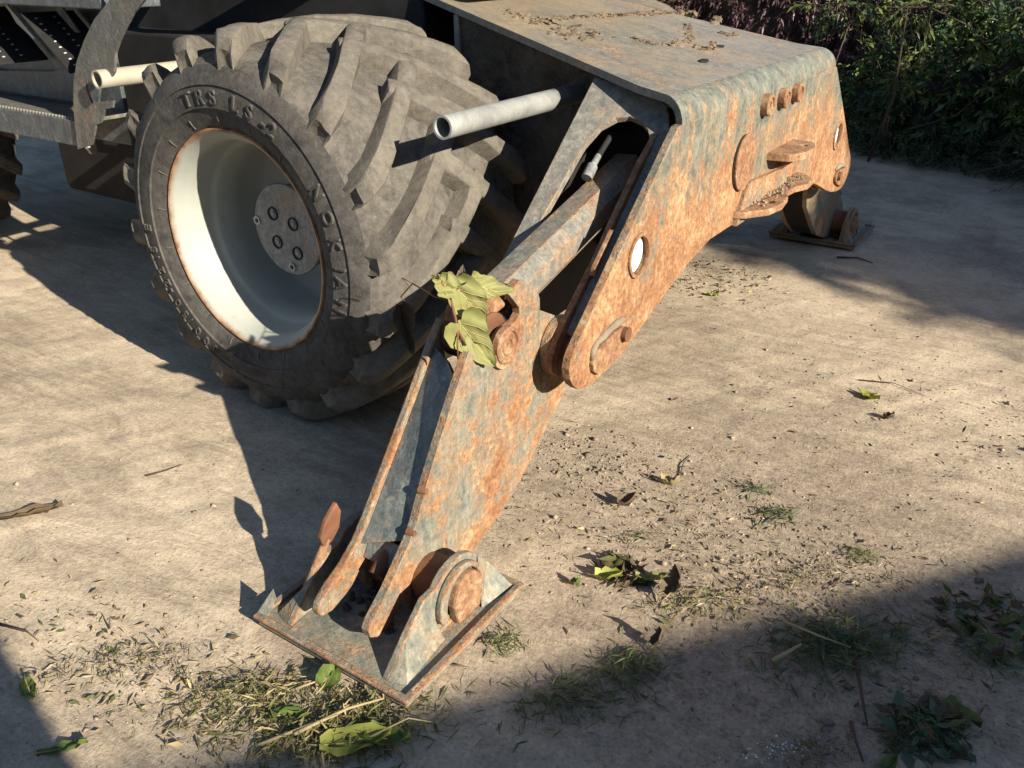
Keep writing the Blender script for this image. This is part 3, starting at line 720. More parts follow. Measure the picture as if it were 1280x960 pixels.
        V = [(1.0, -.264, .0225), (1.0, -.296, .085), (1.0, -.330, .128), (1.030, -.36, .0225), (1.050, -.270, .0225)]
        Geo().add(V, [[0, 1, 4], [1, 2, 3], [1, 3, 4], [0, 4, 3], [0, 3, 2], [0, 2, 1]]).xf(fx).obj('stiffener', M['foot'], foot)
        rg = [(-.40+.071*math.cos(t), .074+.075*math.sin(t)) for t in np.linspace(3.5, -.2, 20)]+[(-.394+.055*math.cos(t), .070+.064*math.sin(t)) for t in np.linspace(-.2, 3.5, 20)]
        Geo().prism(rg, 1.0005, 1.016, 0).xf(fx).obj('pin_boss', M['foot'], foot, bevel=.004)
        dk = [(-.390+.046*math.cos(t), .076+.052*math.sin(t)) for t in np.linspace(3.2, -.1, 16)]+[(-.352, .0235), (-.425, .0235)]
        Geo().prism(dk, 1.0005, 1.024, 0).xf(fx).obj('pin_disc', M['rust'], foot, bevel=.005)
        g = Geo(); q = [(-.60, .026), (-.54, .026), (-.48, .025), (-.42, .026), (-.36, .025), (-.31, .026), (-.28, .025)]
        g.path([(1.001+random.uniform(-.001, .002), y_, z_) for y_, z_ in q], [random.uniform(.004, .008) for _ in q], 7); g.xf(fx).obj('weld_bead', M['foot'], foot, True)
    # keeper rod with leaf shaped blade beside the left plate
    Geo().path([mir(p) for p in ((.735, -.56, .05), (.735, -.53, .085), (.735, -.50, .125), (.735, -.482, .150))], [.012, .013, .011, .007], 8).obj('keeper_rod', M['rust'], foot, True)
    Geo().prism([(-.498, .140), (-.503, .165), (-.485, .195), (-.450, .222), (-.440, .195), (-.450, .160), (-.475, .138)], .729, .741, 0).xf(mir).obj('keeper_blade', M['brownrust'], foot, bevel=.003)
    V = [(x0+.002, y0+.002, .0365), (x0+.03, y0+.005, .0365), (x0+.004, y0+.05, .0365), (x0+.006, y0+.045, .068)]
    Geo().add(V, [[0, 1, 3], [1, 2, 3], [2, 0, 3], [0, 2, 1]]).xf(mir).obj('corner_tab', M['foot'], foot)
    # clods caught in the foot
    g = Geo()
    for i in range(140 if s else 60):
        x, y = random.uniform(.76, .96), random.uniform(-.60, -.34) if s else random.uniform(-.52, -.33); r = random.uniform(.006, .022 if s else .012)
        g.path([(x, y, .02), (x+random.gauss(0, .004), y, .02+r*.8), (x+random.gauss(0, .005), y+random.gauss(0, .004), .02+r*1.3)], [r, r*.9, r*.35], 6)
    tag(g.xf(mir).obj('caught_soil', M['soil'], foot), kind='stuff')

    # ---- hydraulic cylinder with its steel guard
    d = Vector((0, .585, .155)).normalized()
    nrm = Vector((0, -d.z, d.y))
    def G_(x, t, h): return mir(tuple(Vector((x, -.02, .592))+d*t+nrm*h))
    sec = [(.815, 0), (.872, .004), (.900, -.020), (.902, -.062), (.894, -.062), (.892, -.022), (.868, -.006), (.821, -.010), (.821, -.05), (.815, -.05)]
    g = Geo(); n = len(sec); V = [G_(x, -.075 if i < 2 else (-.02), h) for i, (x, h) in enumerate(sec)]+[G_(x, .60 if x < .88 else .575, h) for x, h in sec]
    g.add(V, [list(range(n-1, -1, -1)), list(range(n, 2*n))]+[[i, (i+1) % n, n+(i+1) % n, n+i] for i in range(n)])
    cyl = g.obj('hydraulic_cylinder', M['guard'], ex, bevel=.002)
    gp = Geo(); gp.path([G_(.862, t, -.075) for t in (-.05, .20, .46)], [.024]*3, 20); gp.obj('piston_rod', M['chrome'], cyl, True, auto=40)
    gp = Geo(); gp.path([G_(.862, t, -.07) for t in (.40, .60, .74)], [.045]*3, 24); gp.obj('barrel', M['dark'], cyl, True, auto=40)
    gp = Geo(); gp.path([G_(.828, .42, .02), G_(.826, .455, .034)], [.014, .014], 12); gp.path([G_(.826, .455, .034), G_(.825, .49, .045)], [.009, .008], 12)
    gp.obj('hose_fitting', M['hub'], cyl, True, auto=40)
    gp = Geo(); gp.path([G_(.825, .49, .045), G_(.82, .56, .06), G_(.82, .70, .06)], [.008]*3, 10); gp.obj('hose', M['dark'], cyl, True)
    gp = Geo().path([G_(.904, .50, -.05), G_(.91, .53, -.055)], [.009, .011], 10); gp.obj('grease_nipple', M['rust'], cyl, True)

# --- tubes that once carried the mudguards
for (x, z, ya, mat) in ((.622, .862, .088, 'galv'), (-.62, .880, .055, 'cream')):
    b_ = Geo().pipe((x, ya, z), (x, .695, z), .0265, .0215, 32).obj('mudguard_tube', M[mat], ex, True, auto=40, bevel=0)
    b_['label'] = 'galvanised tube stub beside the stabilizer beam' if mat == 'galv' else 'cream painted tube stub behind the tyre'

# --- step box, ladder plate and panels ahead of the wheel
pl_o = [(-.50, 1.14), (-.529, 1.091), (-.62, 1.04), (-.696, .98), (-.757, .92), (-.798, .862), (-.822, .81), (-.838, .765), (-.852, .71), (-.866, .648), (-.767, .674), (-.757, .69), (-.745, .715), (-.728, .738), (-.70, .745), (-.68, .77), (-.66, .79), (-.622, .797), (-.612, .818), (-.70, .807), (-.727, .803), (-.738, .83), (-.740, .855), (-.62, .868), (-.575, .90), (-.549, .955), (-.52, .985), (-.491, 1.011), (-.43, 1.06), (-.36, 1.10), (-.32, 1.14)]
Geo().prism(pl_o, .086, .094, 1).obj('mudguard_plate', M['mudguard'], ex, bevel=.0015)
sb = Geo().box((-2.3, .30, .62), (-.90, .315, 1.12)).obj('step_box', M['blue'], ex, bevel=.003)
Geo().box((-2.3, .104, 1.064), (-.60, .299, 1.10)).obj('top_rail', M['blue'], sb, bevel=.004)
Geo().box((-2.3, .096, .655), (-.862, .104, .735)).obj('step_riser', M['blue'], sb, bevel=.002)
tr = Geo().box((-2.3, .1045, .722), (-.862, .299, .7345)).obj('step_tread', M['mudguard'], sb, bevel=.002)
tm = Geo().prism([(-.006, 0), (.006, 0), (.002, .008), (-.002, .008)], -.004, .004, 1).obj('tooth', M['mudguard'], tr)
tm.location = (0, 0, 0); base_me = tm.data; first = True
for i in range(64):
    o = tm if first else tm.copy()
    if not first: C.objects.link(o)
    first = False
    o.parent = tr; o.matrix_parent_inverse = Matrix(); o.location = (-.875-i*.019, .110, .7345)
for sx in (-1.00, -1.42):                      # perforated tread plates seen edge-on behind the rail
    gpl = Geo().prism([(0, 0), (.0, .006), (-.20, .166), (-.20, .16)], .115, .29, 1).xf(lambda p: (p[0]+sx+.14, p[1], p[2]+.875)).obj('perforated_tread', M['dark'], sb)
    for r_ in range(2):
        for k in range(9):
            o = Geo().cyl((sx+.14-.02-.02*k, .15+.06*r_, .8935+.016*k), (sx+.14-.0215-.02*k, .15+.06*r_, .897+.016*k), .0055, n=8).obj('lit_hole', M['cut'], gpl)  # pale discs stand for daylight through the perforations
Geo().prism([(-1.30, 1.056), (-1.292, 1.056), (-1.165, .955), (-1.18, .955), (-1.26, 1.0)], .20, .206, 1).obj('brace', M['cut'], sb)
Geo().prism([(-1.02, 1.056), (-.965, 1.056), (-.90, .985), (-.925, .985)], .20, .206, 1).obj('brace', M['mudguard'], sb)
Geo().prism([(-1.85, .745), (-1.02, .745), (-.99, .80), (-.95, .845), (-1.13, .865), (-1.25, .84), (-1.6, .82), (-1.85, .83)], .28, .29, 1).obj('panel', M['blue'], sb, bevel=.002)
Geo().prism([(-1.06, .655), (-1.03, .655), (-.985, .60), (-1.0, .60)], .20, .21, 1).obj('drop_bracket', M['cut'], sb)

# ------------------------------------------------------------------ foliage helpers
def np_mesh(name, V, F, mats, parent=None, midx=None):
    me = bpy.data.meshes.new(name); V = np.asarray(V, np.float32); F = np.asarray(F, np.int32)
    me.vertices.add(len(V)); me.vertices.foreach_set('co', V.ravel())
    me.loops.add(F.size); me.loops.foreach_set('vertex_index', F.ravel())
    k = F.shape[1]; me.polygons.add(len(F)); me.polygons.foreach_set('loop_start', np.arange(0, F.size, k)); me.polygons.foreach_set('loop_total', np.full(len(F), k))
    for m in mats: me.materials.append(m)
    if midx is not None: me.polygons.foreach_set('material_index', midx)
    me.update(); me.validate()
    o = bpy.data.objects.new(name, me); C.objects.link(o)
    if parent is not None: adopt(o, parent)
    return o
def unit(a): return a/np.maximum(1e-9, np.linalg.norm(a, axis=-1, keepdims=True))
def leaf_cloud(P, D, L, W, rg, droop=.25, nrm=None):
    """folded leaf blades: base points P, directions D, lengths L, widths W"""
    n = len(P); D = unit(D)
    N = unit(rg.normal(size=(n, 3))+np.array([0, 0, 1.2])) if nrm is None else nrm
    S = unit(np.cross(D, N)); N = np.cross(S, D)
    L = L[:, None]; W = W[:, None]
    mid = P+D*L*.5-N*W*.22; l = P+D*L*.42-S*W*.5; r = P+D*L*.42+S*W*.5; tip = P+D*L-np.array([0, 0, 1])*L*droop
    V = np.stack([P, l, mid, r, tip], 1).reshape(-1, 3)
    b = (np.arange(n)*5)[:, None]
    F = np.concatenate([b+np.array([[0, 2, 1]]), b+np.array([[0, 3, 2]]), b+np.array([[1, 2, 4]]), b+np.array([[2, 3, 4]])], 0)
    return V, F
def twigs(rg, centres, dirs, length, per, leaf, wratio, spread=.8):
    """leaves set along twigs; returns base, dir, L, W"""
    P, D, Ls, Ws = [], [], [], []
    for c, d in zip(centres, dirs):
        d = d/np.linalg.norm(d); ln = length*rg.uniform(.6, 1.3); side = np.cross(d, rg.normal(size=3)); side /= np.linalg.norm(side)
        sag = np.array([0, 0, -1.])*rg.uniform(.0, .35)
        for k in range(per):
            t = (k+.5)/per; p = c+d*ln*t+sag*ln*t*t
            sg = 1 if k % 2 else -1
            P.append(p); D.append(d*(.55+.3*t)+side*sg*spread*(1-.5*t)+rg.normal(size=3)*.22+sag*.6)
            Ls.append(leaf*rg.uniform(.65, 1.2)*(1-.25*t)); Ws.append(Ls[-1]*wratio*rg.uniform(.8, 1.15))
    return np.array(P), np.array(D), np.array(Ls), np.array(Ws)
def bush(name, label, blobs, ntw, mats, seed, length=.22, per=9, leaf=.075, wratio=.38, updir=(0, 0, .5), cat='bush', stems=10, group=None, twigmat='twig', droop=.25, out=1.0):
    rg = np.random.default_rng(seed)
    base = np.array(blobs[0][:2]+(0,), float)
    root = empty(name, tuple(base)); tag(root, label, cat, group)
    vol = np.array([b[3]*b[4]*b[5] for b in blobs])**(2/3); vol = vol/vol.sum()
    cs, ds = [], []
    for _ in range(ntw):
        b = blobs[rg.choice(len(blobs), p=vol)]; u = unit(rg.normal(size=3)); rr = rg.uniform(.55, 1.02)
        p = np.array(b[:3])+u*np.array(b[3:6])*rr
        if p[2] < .0: p[2] = abs(p[2])*.4
        cs.append(p); ds.append(u*out+np.array(updir)+np.array([.25, -.35, 0])+rg.normal(size=3)*.45)
    P, D, L, W = twigs(rg, cs, ds, length, per, leaf, wratio)
    V, F = leaf_cloud(P, D, L, W, rg, droop)
    V[:, 2] = np.maximum(V[:, 2], .006+rg.random(len(V))*.02)
    for b in blobs:                             # added dark core: blocks light and fills leaf gaps with shade
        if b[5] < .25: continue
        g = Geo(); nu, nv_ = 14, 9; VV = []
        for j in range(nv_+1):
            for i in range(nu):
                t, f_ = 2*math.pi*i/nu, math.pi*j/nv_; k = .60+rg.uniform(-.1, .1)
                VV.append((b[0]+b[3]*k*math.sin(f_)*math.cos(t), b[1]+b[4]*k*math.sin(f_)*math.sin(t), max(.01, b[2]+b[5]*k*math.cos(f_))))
        g.add(VV, [[j*nu+i, j*nu+(i+1) % nu, (j+1)*nu+(i+1) % nu, (j+1)*nu+i] for j in range(nv_) for i in range(nu)]); g.obj('shade_core', M['soil'], root)
    n = len(P); tone = np.repeat(rg.integers(0, len(mats), ntw), per); mi = np.tile(tone, 4)
    np_mesh('foliage', V, F, [M[m] for m in mats], root, mi)
    g = Geo()
    for i in range(0, ntw, max(1, ntw//220)):
        c, d = cs[i], ds[i]/np.linalg.norm(ds[i]); e = c+d*length
        g.path([tuple(c-d*length*.3), tuple(c+d*length*.4), tuple(e)], [.0045, .0035, .0015], 5)
    for i in range(stems):
        b = blobs[i % len(blobs)]; a = np.array([b[0]+rg.normal()*b[3]*.2, b[1]+rg.normal()*b[4]*.2, 0.0]); u = unit(rg.normal(size=3)+np.array([0, 0, 1.0]))
        e = np.array(b[:3])+u*np.array(b[3:6])*.9; m_ = (a+e)/2+rg.normal(size=3)*.08
        g.path([tuple(a), tuple(m_), tuple(e)], [.010, .008, .003], 6)
    g.obj('branches', M[twigmat], root, True)
    return root

# ------------------------------------------------------------------ bushes and brushwood behind the machine
bush('copper_hedge', 'dark purple-brown leaved hedge behind the excavator', [(-.5, 5.9, .72, 1.4, .42, .78), (.62, 5.75, .70, .75, .40, .75), (-2.1, 6.3, .8, 1.2, .5, .9)], 3800, ['purple'], 11, .2, 10, .066, .36, (0, 0, -.35), 'hedge', 18, droop=.5)
bush('laurel_bush', 'pale green bush tops showing over the far wheel', [(-1.75, 5.3, .75, .6, .4, .42)], 220, ['laurel', 'lime'], 12, .2, 9, .07, .36)
bush('laurel_bush', 'glossy green cut laurel heap at the edge of the yard', [(1.05, 5.15, .35, .62, .5, .46), (1.55, 5.0, .45, .6, .5, .52), (.66, 5.2, .22, .5, .42, .34), (1.30, 5.35, .75, .45, .4, .30)], 1500, ['laurel', 'laurel', 'laurel2', 'lime'], 13, .22, 9, .085, .34, cat='brushwood')
bush('laurel_bush', 'tall dark blue-green bush at the upper right corner', [(2.1, 5.8, .50, 1.0, .6, .58), (1.45, 5.9, .55, .7, .45, .55), (3.2, 5.6, .5, .9, .7, .6)], 1700, ['laurel2', 'laurel2', 'laurel'], 14, .24, 10, .08, .30)
bush('conifer_brush', 'feathery dark green conifer clippings lying along the yard edge', [(.85, 4.72, .10, .42, .28, .15), (.45, 4.95, .1, .35, .25, .14), (1.25, 4.55, .08, .4, .22, .12), (1.85, 4.35, .1, .45, .25, .16)], 900, ['laurel2', 'laurel', 'laurel2'], 15, .16, 14, .034, .2, (0, 0, .1), 'brushwood', 6)
bush('laurel_bush', 'leafy shrub reaching low over the right edge of the ground', [(2.05, 4.0, .20, .42, .4, .24), (2.55, 4.1, .3, .5, .4, .3)], 420, ['laurel', 'laurel2'], 16, .2, 9, .06, .34)
# one bright sprig caught by the sun, a bright hanging branch and some broken stems
bush('lime_sprig', 'yellow-green sprig in the middle of the dark heap', [(.77, 4.55, .50, .06, .05, .13)], 34, ['lime'], 17, .10, 8, .05, .4, cat='sprig', stems=2)
bush('lime_branch', 'bright lime green branch hanging across the top of the heap', [(.40, 4.35, .90, .22, .08, .05), (.75, 4.4, .89, .18, .08, .04)], 60, ['lime', 'laurel'], 18, .14, 8, .06, .36, (0, 0, -.2), 'branch', 2)
rgb = np.random.default_rng(5)
bl = ['long bare stem leaning across the laurel heap', 'thin bare stem arching over the dark bush', 'bent broken stem at the top of the heap', 'bare stem lying at the foot of the heap', 'grey forked stem low at the right', 'thin pale stem in the middle of the heap']
for i, pts in enumerate([[(1.25, 4.6, .25), (1.45, 4.7, .6), (1.5, 4.8, .95)], [(.75, 4.55, .55), (.95, 4.55, .62), (1.05, 4.6, .45)], [(.45, 4.3, .9), (.85, 4.4, .91), (1.05, 4.5, .82)], [(.3, 4.6, .03), (.55, 4.52, .06), (.8, 4.42, .03)], [(1.3, 4.15, .05), (1.6, 4.25, .16), (1.9, 4.2, .12)], [(.85, 4.5, .2), (1.1, 4.55, .3), (1.3, 4.6, .55)]]):
    tag(Geo().path(pts, [.007, .006, .003], 7).obj('bare_stem', M['twig'], None, True), bl[i], 'stem', 'bare stems in the heap')

# ------------------------------------------------------------------ things outside the frame that shade the yard
def tree(label, x, y, h, blobs, ntw, seed):
    rg = np.random.default_rng(seed); root = empty('tree', (x, y, 0)); tag(root, label, 'tree', 'trees beside the yard')
    g = Geo(); g.path([(x, y, -.1), (x+.05, y-.04, h*.3), (x-.04, y+.05, h*.6), (x, y, h*.95)], [.24, .19, .13, .03], 12)
    for b in blobs:
        for k in range(5):
            u = unit(rg.normal(size=3)); e = np.array(b[:3])+u*np.array(b[3:6])*.85; z0 = h*rg.uniform(.28, .6)
            g.path([(x, y, z0), tuple((np.array([x, y, z0+.5])+e)/2), tuple(e)], [.07, .045, .012], 7)
    g.obj('trunk', M['bark'], root, True)
    cs, ds = [], []; vol = np.array([(b[3]*b[4]*b[5])**(2/3)*(b[6] if len(b) > 6 else 1) for b in blobs]); vol /= vol.sum()
    for _ in range(ntw):
        b = blobs[rg.choice(len(blobs), p=vol)]; u = unit(rg.normal(size=3)); p = np.array(b[:3])+u*np.array(b[3:6])*rg.uniform(.4, 1.0)
        if p[1]+.21*p[0] > 4.35 and p[2]-.478*(p[0]-1.1) > .05 and rg.random() > .16: continue      # crown thinned here to let sun onto the brush heap
        cs.append(p); ds.append(u+rg.normal(size=3)*.5+np.array([0, 0, -.15]))
    P, D, L, W = twigs(rg, cs, ds, .5, 11, .19, .45); V, F = leaf_cloud(P, D, L, W, rg)
    np_mesh('crown', V, F, [M['treeleaf']], root); return root
tree('leafy tree beside the yard, shading the heap', 10.6, 2.6, 7.0, [(10.4, 2.2, 4.1, 1.7, 1.9, 1.05), (10.2, 4.0, 4.1, 1.8, 1.8, 1.0, .08), (10.6, 1.45, 4.0, 1.2, 1.0, .9), (10.2, 2.2, 3.7, 1.6, 1.9, .9)], 5200, 31)
tree('leafy tree farther along the yard edge', 11.5, 7.0, 7.5, [(11.2, 6.2, 4.0, 2.0, 2.1, 1.2), (11.4, 7.8, 4.2, 2.0, 2.2, 1.4), (11.0, 5.4, 3.6, 1.5, 1.4, .9)], 1600, 32)
# shed whose eave throws the long soft shadow across the foreground
dv = np.array([.60, .80]); dv /= np.linalg.norm(dv); nv = np.array([dv[1], -dv[0]]); D0 = 5.5
ev = np.array([1.56, .012])-nv*.055+D0*np.array([1, -.21]); zh = D0*.478
shed = empty('shed', (ev[0]+nv[0]*2, ev[1]+nv[1]*2, 0)); tag(shed, 'low block-built shed with a sheet roof beside the yard', 'shed')
def SH(s_, n_, z): return (ev[0]+dv[0]*s_+nv[0]*n_, ev[1]+dv[1]*s_+nv[1]*n_, z)
def hexa(a, b, name, mat, bevel=0):
    (s0, n0, z0), (s1, n1, z1) = a, b
    q = [SH(s0, n0, z0), SH(s1, n0, z0), SH(s1, n1, z0), SH(s0, n1, z0), SH(s0, n0, z1), SH(s1, n0, z1), SH(s1, n1, z1), SH(s0, n1, z1)]
    return link_mesh(name, q, [(0, 3, 2, 1), (4, 5, 6, 7), (0, 1, 5, 4), (1, 2, 6, 5), (2, 3, 7, 6), (3, 0, 4, 7)], mat, shed, False, bevel)
M['block'] = plain('grey_block_wall', (.32, .30, .27), .95, (30, .6, .006), .25)
M['roofsheet'] = plain('grey_roof_sheet', (.22, .22, .22), .6, (10, .3, .004), .3)
hexa((-9, .35, 0), (6, 4.5, zh-.12), 'wall', M['block'])
for i in range(15):
    s0 = -9.3+i*1.04; hexa((s0, 0+random.uniform(0, .05), zh-.05), (s0+1.0, 4.8, zh-.001*(i % 2)), 'roof_sheet', M['roofsheet'])
hexa((-3.2, .342, .02), (-2.2, .352, 2.05), 'door', M['mudguard']); hexa((1.0, .342, 1.0), (2.2, .352, 1.9), 'window', M['dark'])
pil = empty('shadow_stand_in', (3.5, -1.83, 0)); tag(pil, 'unseen pillar added to cast the shadow of the photographer', 'pillar')  # added shadow caster in place of the person at the camera
Geo().box((3.28, -2.07, -.1), (3.72, -1.66, 1.95)).obj('shaft', M['block'], pil, bevel=.01); Geo().box((3.25, -2.10, 1.951), (3.75, -1.63, 2.04)).obj('cap', M['block'], pil, bevel=.015)

# ------------------------------------------------------------------ litter on the ground
def leaf_blade(length, width, curl, cup, lobes=0, nu=9, nv=7, seed=0, wrinkle=.004):
    """one leaf as a curved grid: u along, v across; returns verts, faces"""
    r_ = np.random.default_rng(seed); V, F = [], []
    for i in range(nu):
        t = i/(nu-1)
        w = math.sin(math.pi*min(1, (t*.93+.07))**.8)**.75 if not lobes else (1.0-.75*abs(t-.28)**.9*1.5 if t > .28 else .55+1.6*t)
        w = max(.03, w)*width/2
        if lobes: w *= 1+.10*math.sin(t*9+seed)
        if i == nu-1: w *= .12
        for j in range(nv):
            v = (j/(nv-1))*2-1
            x = t*length-(abs(v)*.18*length if lobes and t < .2 else 0); y = v*w
            z = curl*length*(t-.35)**2+cup*width*(abs(v)**1.6)+r_.normal()*wrinkle+abs(v)*0-(.006 if j == nv//2 else 0)
            V.append((x, y, z))
    for i in range(nu-1):
        for j in range(nv-1):
            F.append((i*nv+j, i*nv+j+1, (i+1)*nv+j+1, (i+1)*nv+j))
    return V, F
def place(V, loc, rz, tilt=0, roll=0):
    Mx = Matrix.Translation(loc) @ Matrix.Rotation(rz, 4, 'Z') @ Matrix.Rotation(tilt, 4, 'Y') @ Matrix.Rotation(roll, 4, 'X')
    return [tuple(Mx @ Vector(v)) for v in V]
def fallen(name, label, x, y, length, width, rz, mat, curl=.25, cup=.12, tilt=0, roll=0, seed=0, cat='leaf', dz=.008, stalk=True):
    V, F = leaf_blade(length, width, curl, cup, seed=seed); z = gz(x, y)+dz
    r = empty(name, (x, y, z)); tag(r, label, cat)
    link_mesh('blade', place(V, (x, y, z), rz, tilt, roll), F, M[mat], r, True)
    if stalk:
        g = Geo().path(place([(-.02, .003, .004), (0, 0, .001), (length*.5, 0, curl*length*.03-.003)], (x, y, z), rz, tilt, roll), [.0012, .0016, .0008], 5); g.obj('stalk', M['stalk'], r, True)
    return r
fallen('leaf', 'single yellow-green leaf lying alone on the bright ground', 1.43, 1.075, .075, .03, -.6, 'yellowleaf', .5, .2, seed=1)
fallen('leaf', 'smooth oval green leaf in front of the near foot pad', .905, -.685, .062, .045, 1.9, 'greenleaf', .1, .1, roll=.3, seed=2, dz=.02)
fallen('leaf', 'pale green leaf left of the oval leaf in the clippings', .865, -.775, .07, .035, .5, 'greenleaf', .3, .12, seed=3)
fallen('leaf', 'large yellow-green leaf at the bottom edge among the clippings', .99, -.775, .12, .06, .75, 'yellowleaf', .15, .12, seed=4, dz=.014)
fallen('leaf', 'olive leaf beside the large yellow-green leaf', 1.035, -.715, .085, .045, .35, 'greenleaf', .3, .2, seed=5, dz=.016)
fallen('leaf', 'grey-green leaf in the dark shadow at the left edge', .425, -.972, .06, .028, -.3, 'greenleaf', .2, .1, seed=6)
fallen('leaf', 'narrow green leaf in the bottom left corner', .60, -1.05, .08, .022, .9, 'greenleaf', .2, .1, seed=7)
fallen('leaf', 'curled tan leaf standing up at the shadow edge', 1.325, -.105, .06, .04, 1.2, 'deadleaf', 1.2, .5, tilt=-.7, seed=8, dz=.016)
fallen('leaf', 'small upright brown leaf at the edge of the foreground shadow', 1.36, -.245, .045, .022, 1.0, 'deadleaf', .6, .4, tilt=-1.0, seed=9, dz=.01)
fallen('leaf', 'pale yellow-green leaf beside the dark leaf clump', 1.165, -.13, .06, .035, .5, 'yellowleaf', .5, .3, seed=10, dz=.014)
fallen('leaf', 'pale narrow leaf right of the dark leaf clump', 1.24, -.085, .07, .022, .5, 'wilt', .4, .3, seed=11, dz=.012)
fallen('leaf', 'tiny dark leaf near the corner of the near foot pad', 1.13, -.17, .028, .02, .2, 'greenleaf', .6, .3, tilt=-.4, seed=12)
fallen('leaf', 'curled beige leaf on the bright ground behind the clump', 1.125, .285, .05, .022, .2, 'straw', .8, .5, seed=13)
fallen('leaf', 'dark folded leaf left of the curled beige leaf', 1.085, .13, .045, .03, .8, 'deadleaf', .8, .5, seed=14, dz=.012)
fallen('leaf', 'small green leaf by the litter under the end plate', .715, 1.60, .05, .025, .4, 'yellowleaf', .4, .2, seed=15)
fallen('leaf', 'dark leaf lying in the lower right shadow', 1.855, -.07, .07, .03, -.5, 'greenleaf', .3, .2, seed=16)
fallen('leaf', 'broad dark brown leaf in the lower right shadow', 1.815, -.115, .07, .045, .1, 'deadleaf', .3, .25, seed=17)
fallen('leaf', 'dark scrap on the bright ground at the right', 1.52, .95, .03, .02, .2, 'deadleaf', .9, .5, seed=18)
fallen('leaf', 'bright green leaf scrap at the bottom edge on the right', 1.79, -.30, .05, .025, 1.2, 'greenleaf', .3, .2, seed=19)
fallen('bark_strip', 'dark mossy strip of bark on the bright ground at the left', -.13, -.74, .15, .03, .95, 'deadleaf', .1, .3, seed=20, cat='bark', stalk=False)

# dark clump of rotten leaves
def leaf_heap(name, label, x, y, r, n, mats, seed, size=.04, cat='leaf litter', h=.03):
    rg = np.random.default_rng(seed); V, F, mi = [], [], []
    a = rg.uniform(0, 6.28, n); q = np.sqrt(rg.random(n))*r
    P = np.stack([x+np.cos(a)*q, y+np.sin(a)*q*.8, np.array([gz(x, y)]*n)+rg.random(n)*h*(1-q/r)+.004], 1)
    D = rg.normal(size=(n, 3))*np.array([1, 1, .45]); L = rg.uniform(.5, 1.2, n)*size; W = L*rg.uniform(.3, .6, n)
    V, F = leaf_cloud(P, D, L, W, rg, 0.0); V[:, 2] = np.maximum(V[:, 2], gz(x, y)+.002)
    return tag(np_mesh(name, V, F, [M[m] for m in mats], None, np.tile(rg.integers(0, len(mats), n), 4)), label, cat, None, 'stuff')
leaf_heap('leaf_clump', 'dark rotting clump of leaves on the bright ground', 1.20, -.075, .055, 70, ['deadleaf', 'deadleaf', 'grass'], 41, .045, h=.04)
leaf_heap('leaf_clump', 'brown crumbled leaf litter under the end plate edge', .62, 1.78, .30, 200, ['deadleaf', 'deadleaf', 'crumb', 'straw'], 42, .024, h=.01)
leaf_heap('leaf_clump', 'dark leafy tangle at the right edge in the shadow', 1.93, .20, .14, 200, ['deadleaf', 'grass', 'laurel'], 43, .04, h=.03)
leaf_heap('leaf_clump', 'blackish leaf tangle at the lower right', 1.84, -.17, .07, 110, ['deadleaf', 'laurel2'], 44, .04, h=.03)

def grass_clump(label, x, y, rx, ry, n, seed, blade=.05, mats=('grass',), h=.02, ang=0, stand=.3):
    rg = np.random.default_rng(seed); u = rg.normal(size=(n, 2))*np.array([rx, ry])*.5
    c, s = math.cos(ang), math.sin(ang); X = x+u[:, 0]*c-u[:, 1]*s; Y = y+u[:, 0]*s+u[:, 1]*c
    Z = ground_h(X, Y)+.002+rg.random(n)*h*np.exp(-(u[:, 0]/rx)**2-(u[:, 1]/ry)**2)
    P = np.stack([X, Y, Z], 1); D = rg.normal(size=(n, 3)); D[:, 2] = np.abs(D[:, 2])*stand+.02
    L = rg.uniform(.4, 1.3, n)*blade; W = L*rg.uniform(.06, .14, n)
    V, F = leaf_cloud(P, D, L, W, rg, .15); V[:, 2] = np.maximum(V[:, 2], np.repeat(Z, 5)-.002)
    o = np_mesh('grass_clump', V, F, [M[m] for m in mats], None, np.tile(rg.integers(0, len(mats), n), 4))
    return tag(o, label, 'grass', 'clumps of cut grass', 'stuff')
G1 = ('grass', 'grass', 'straw'); G2 = ('grass', 'laurel', 'laurel2')
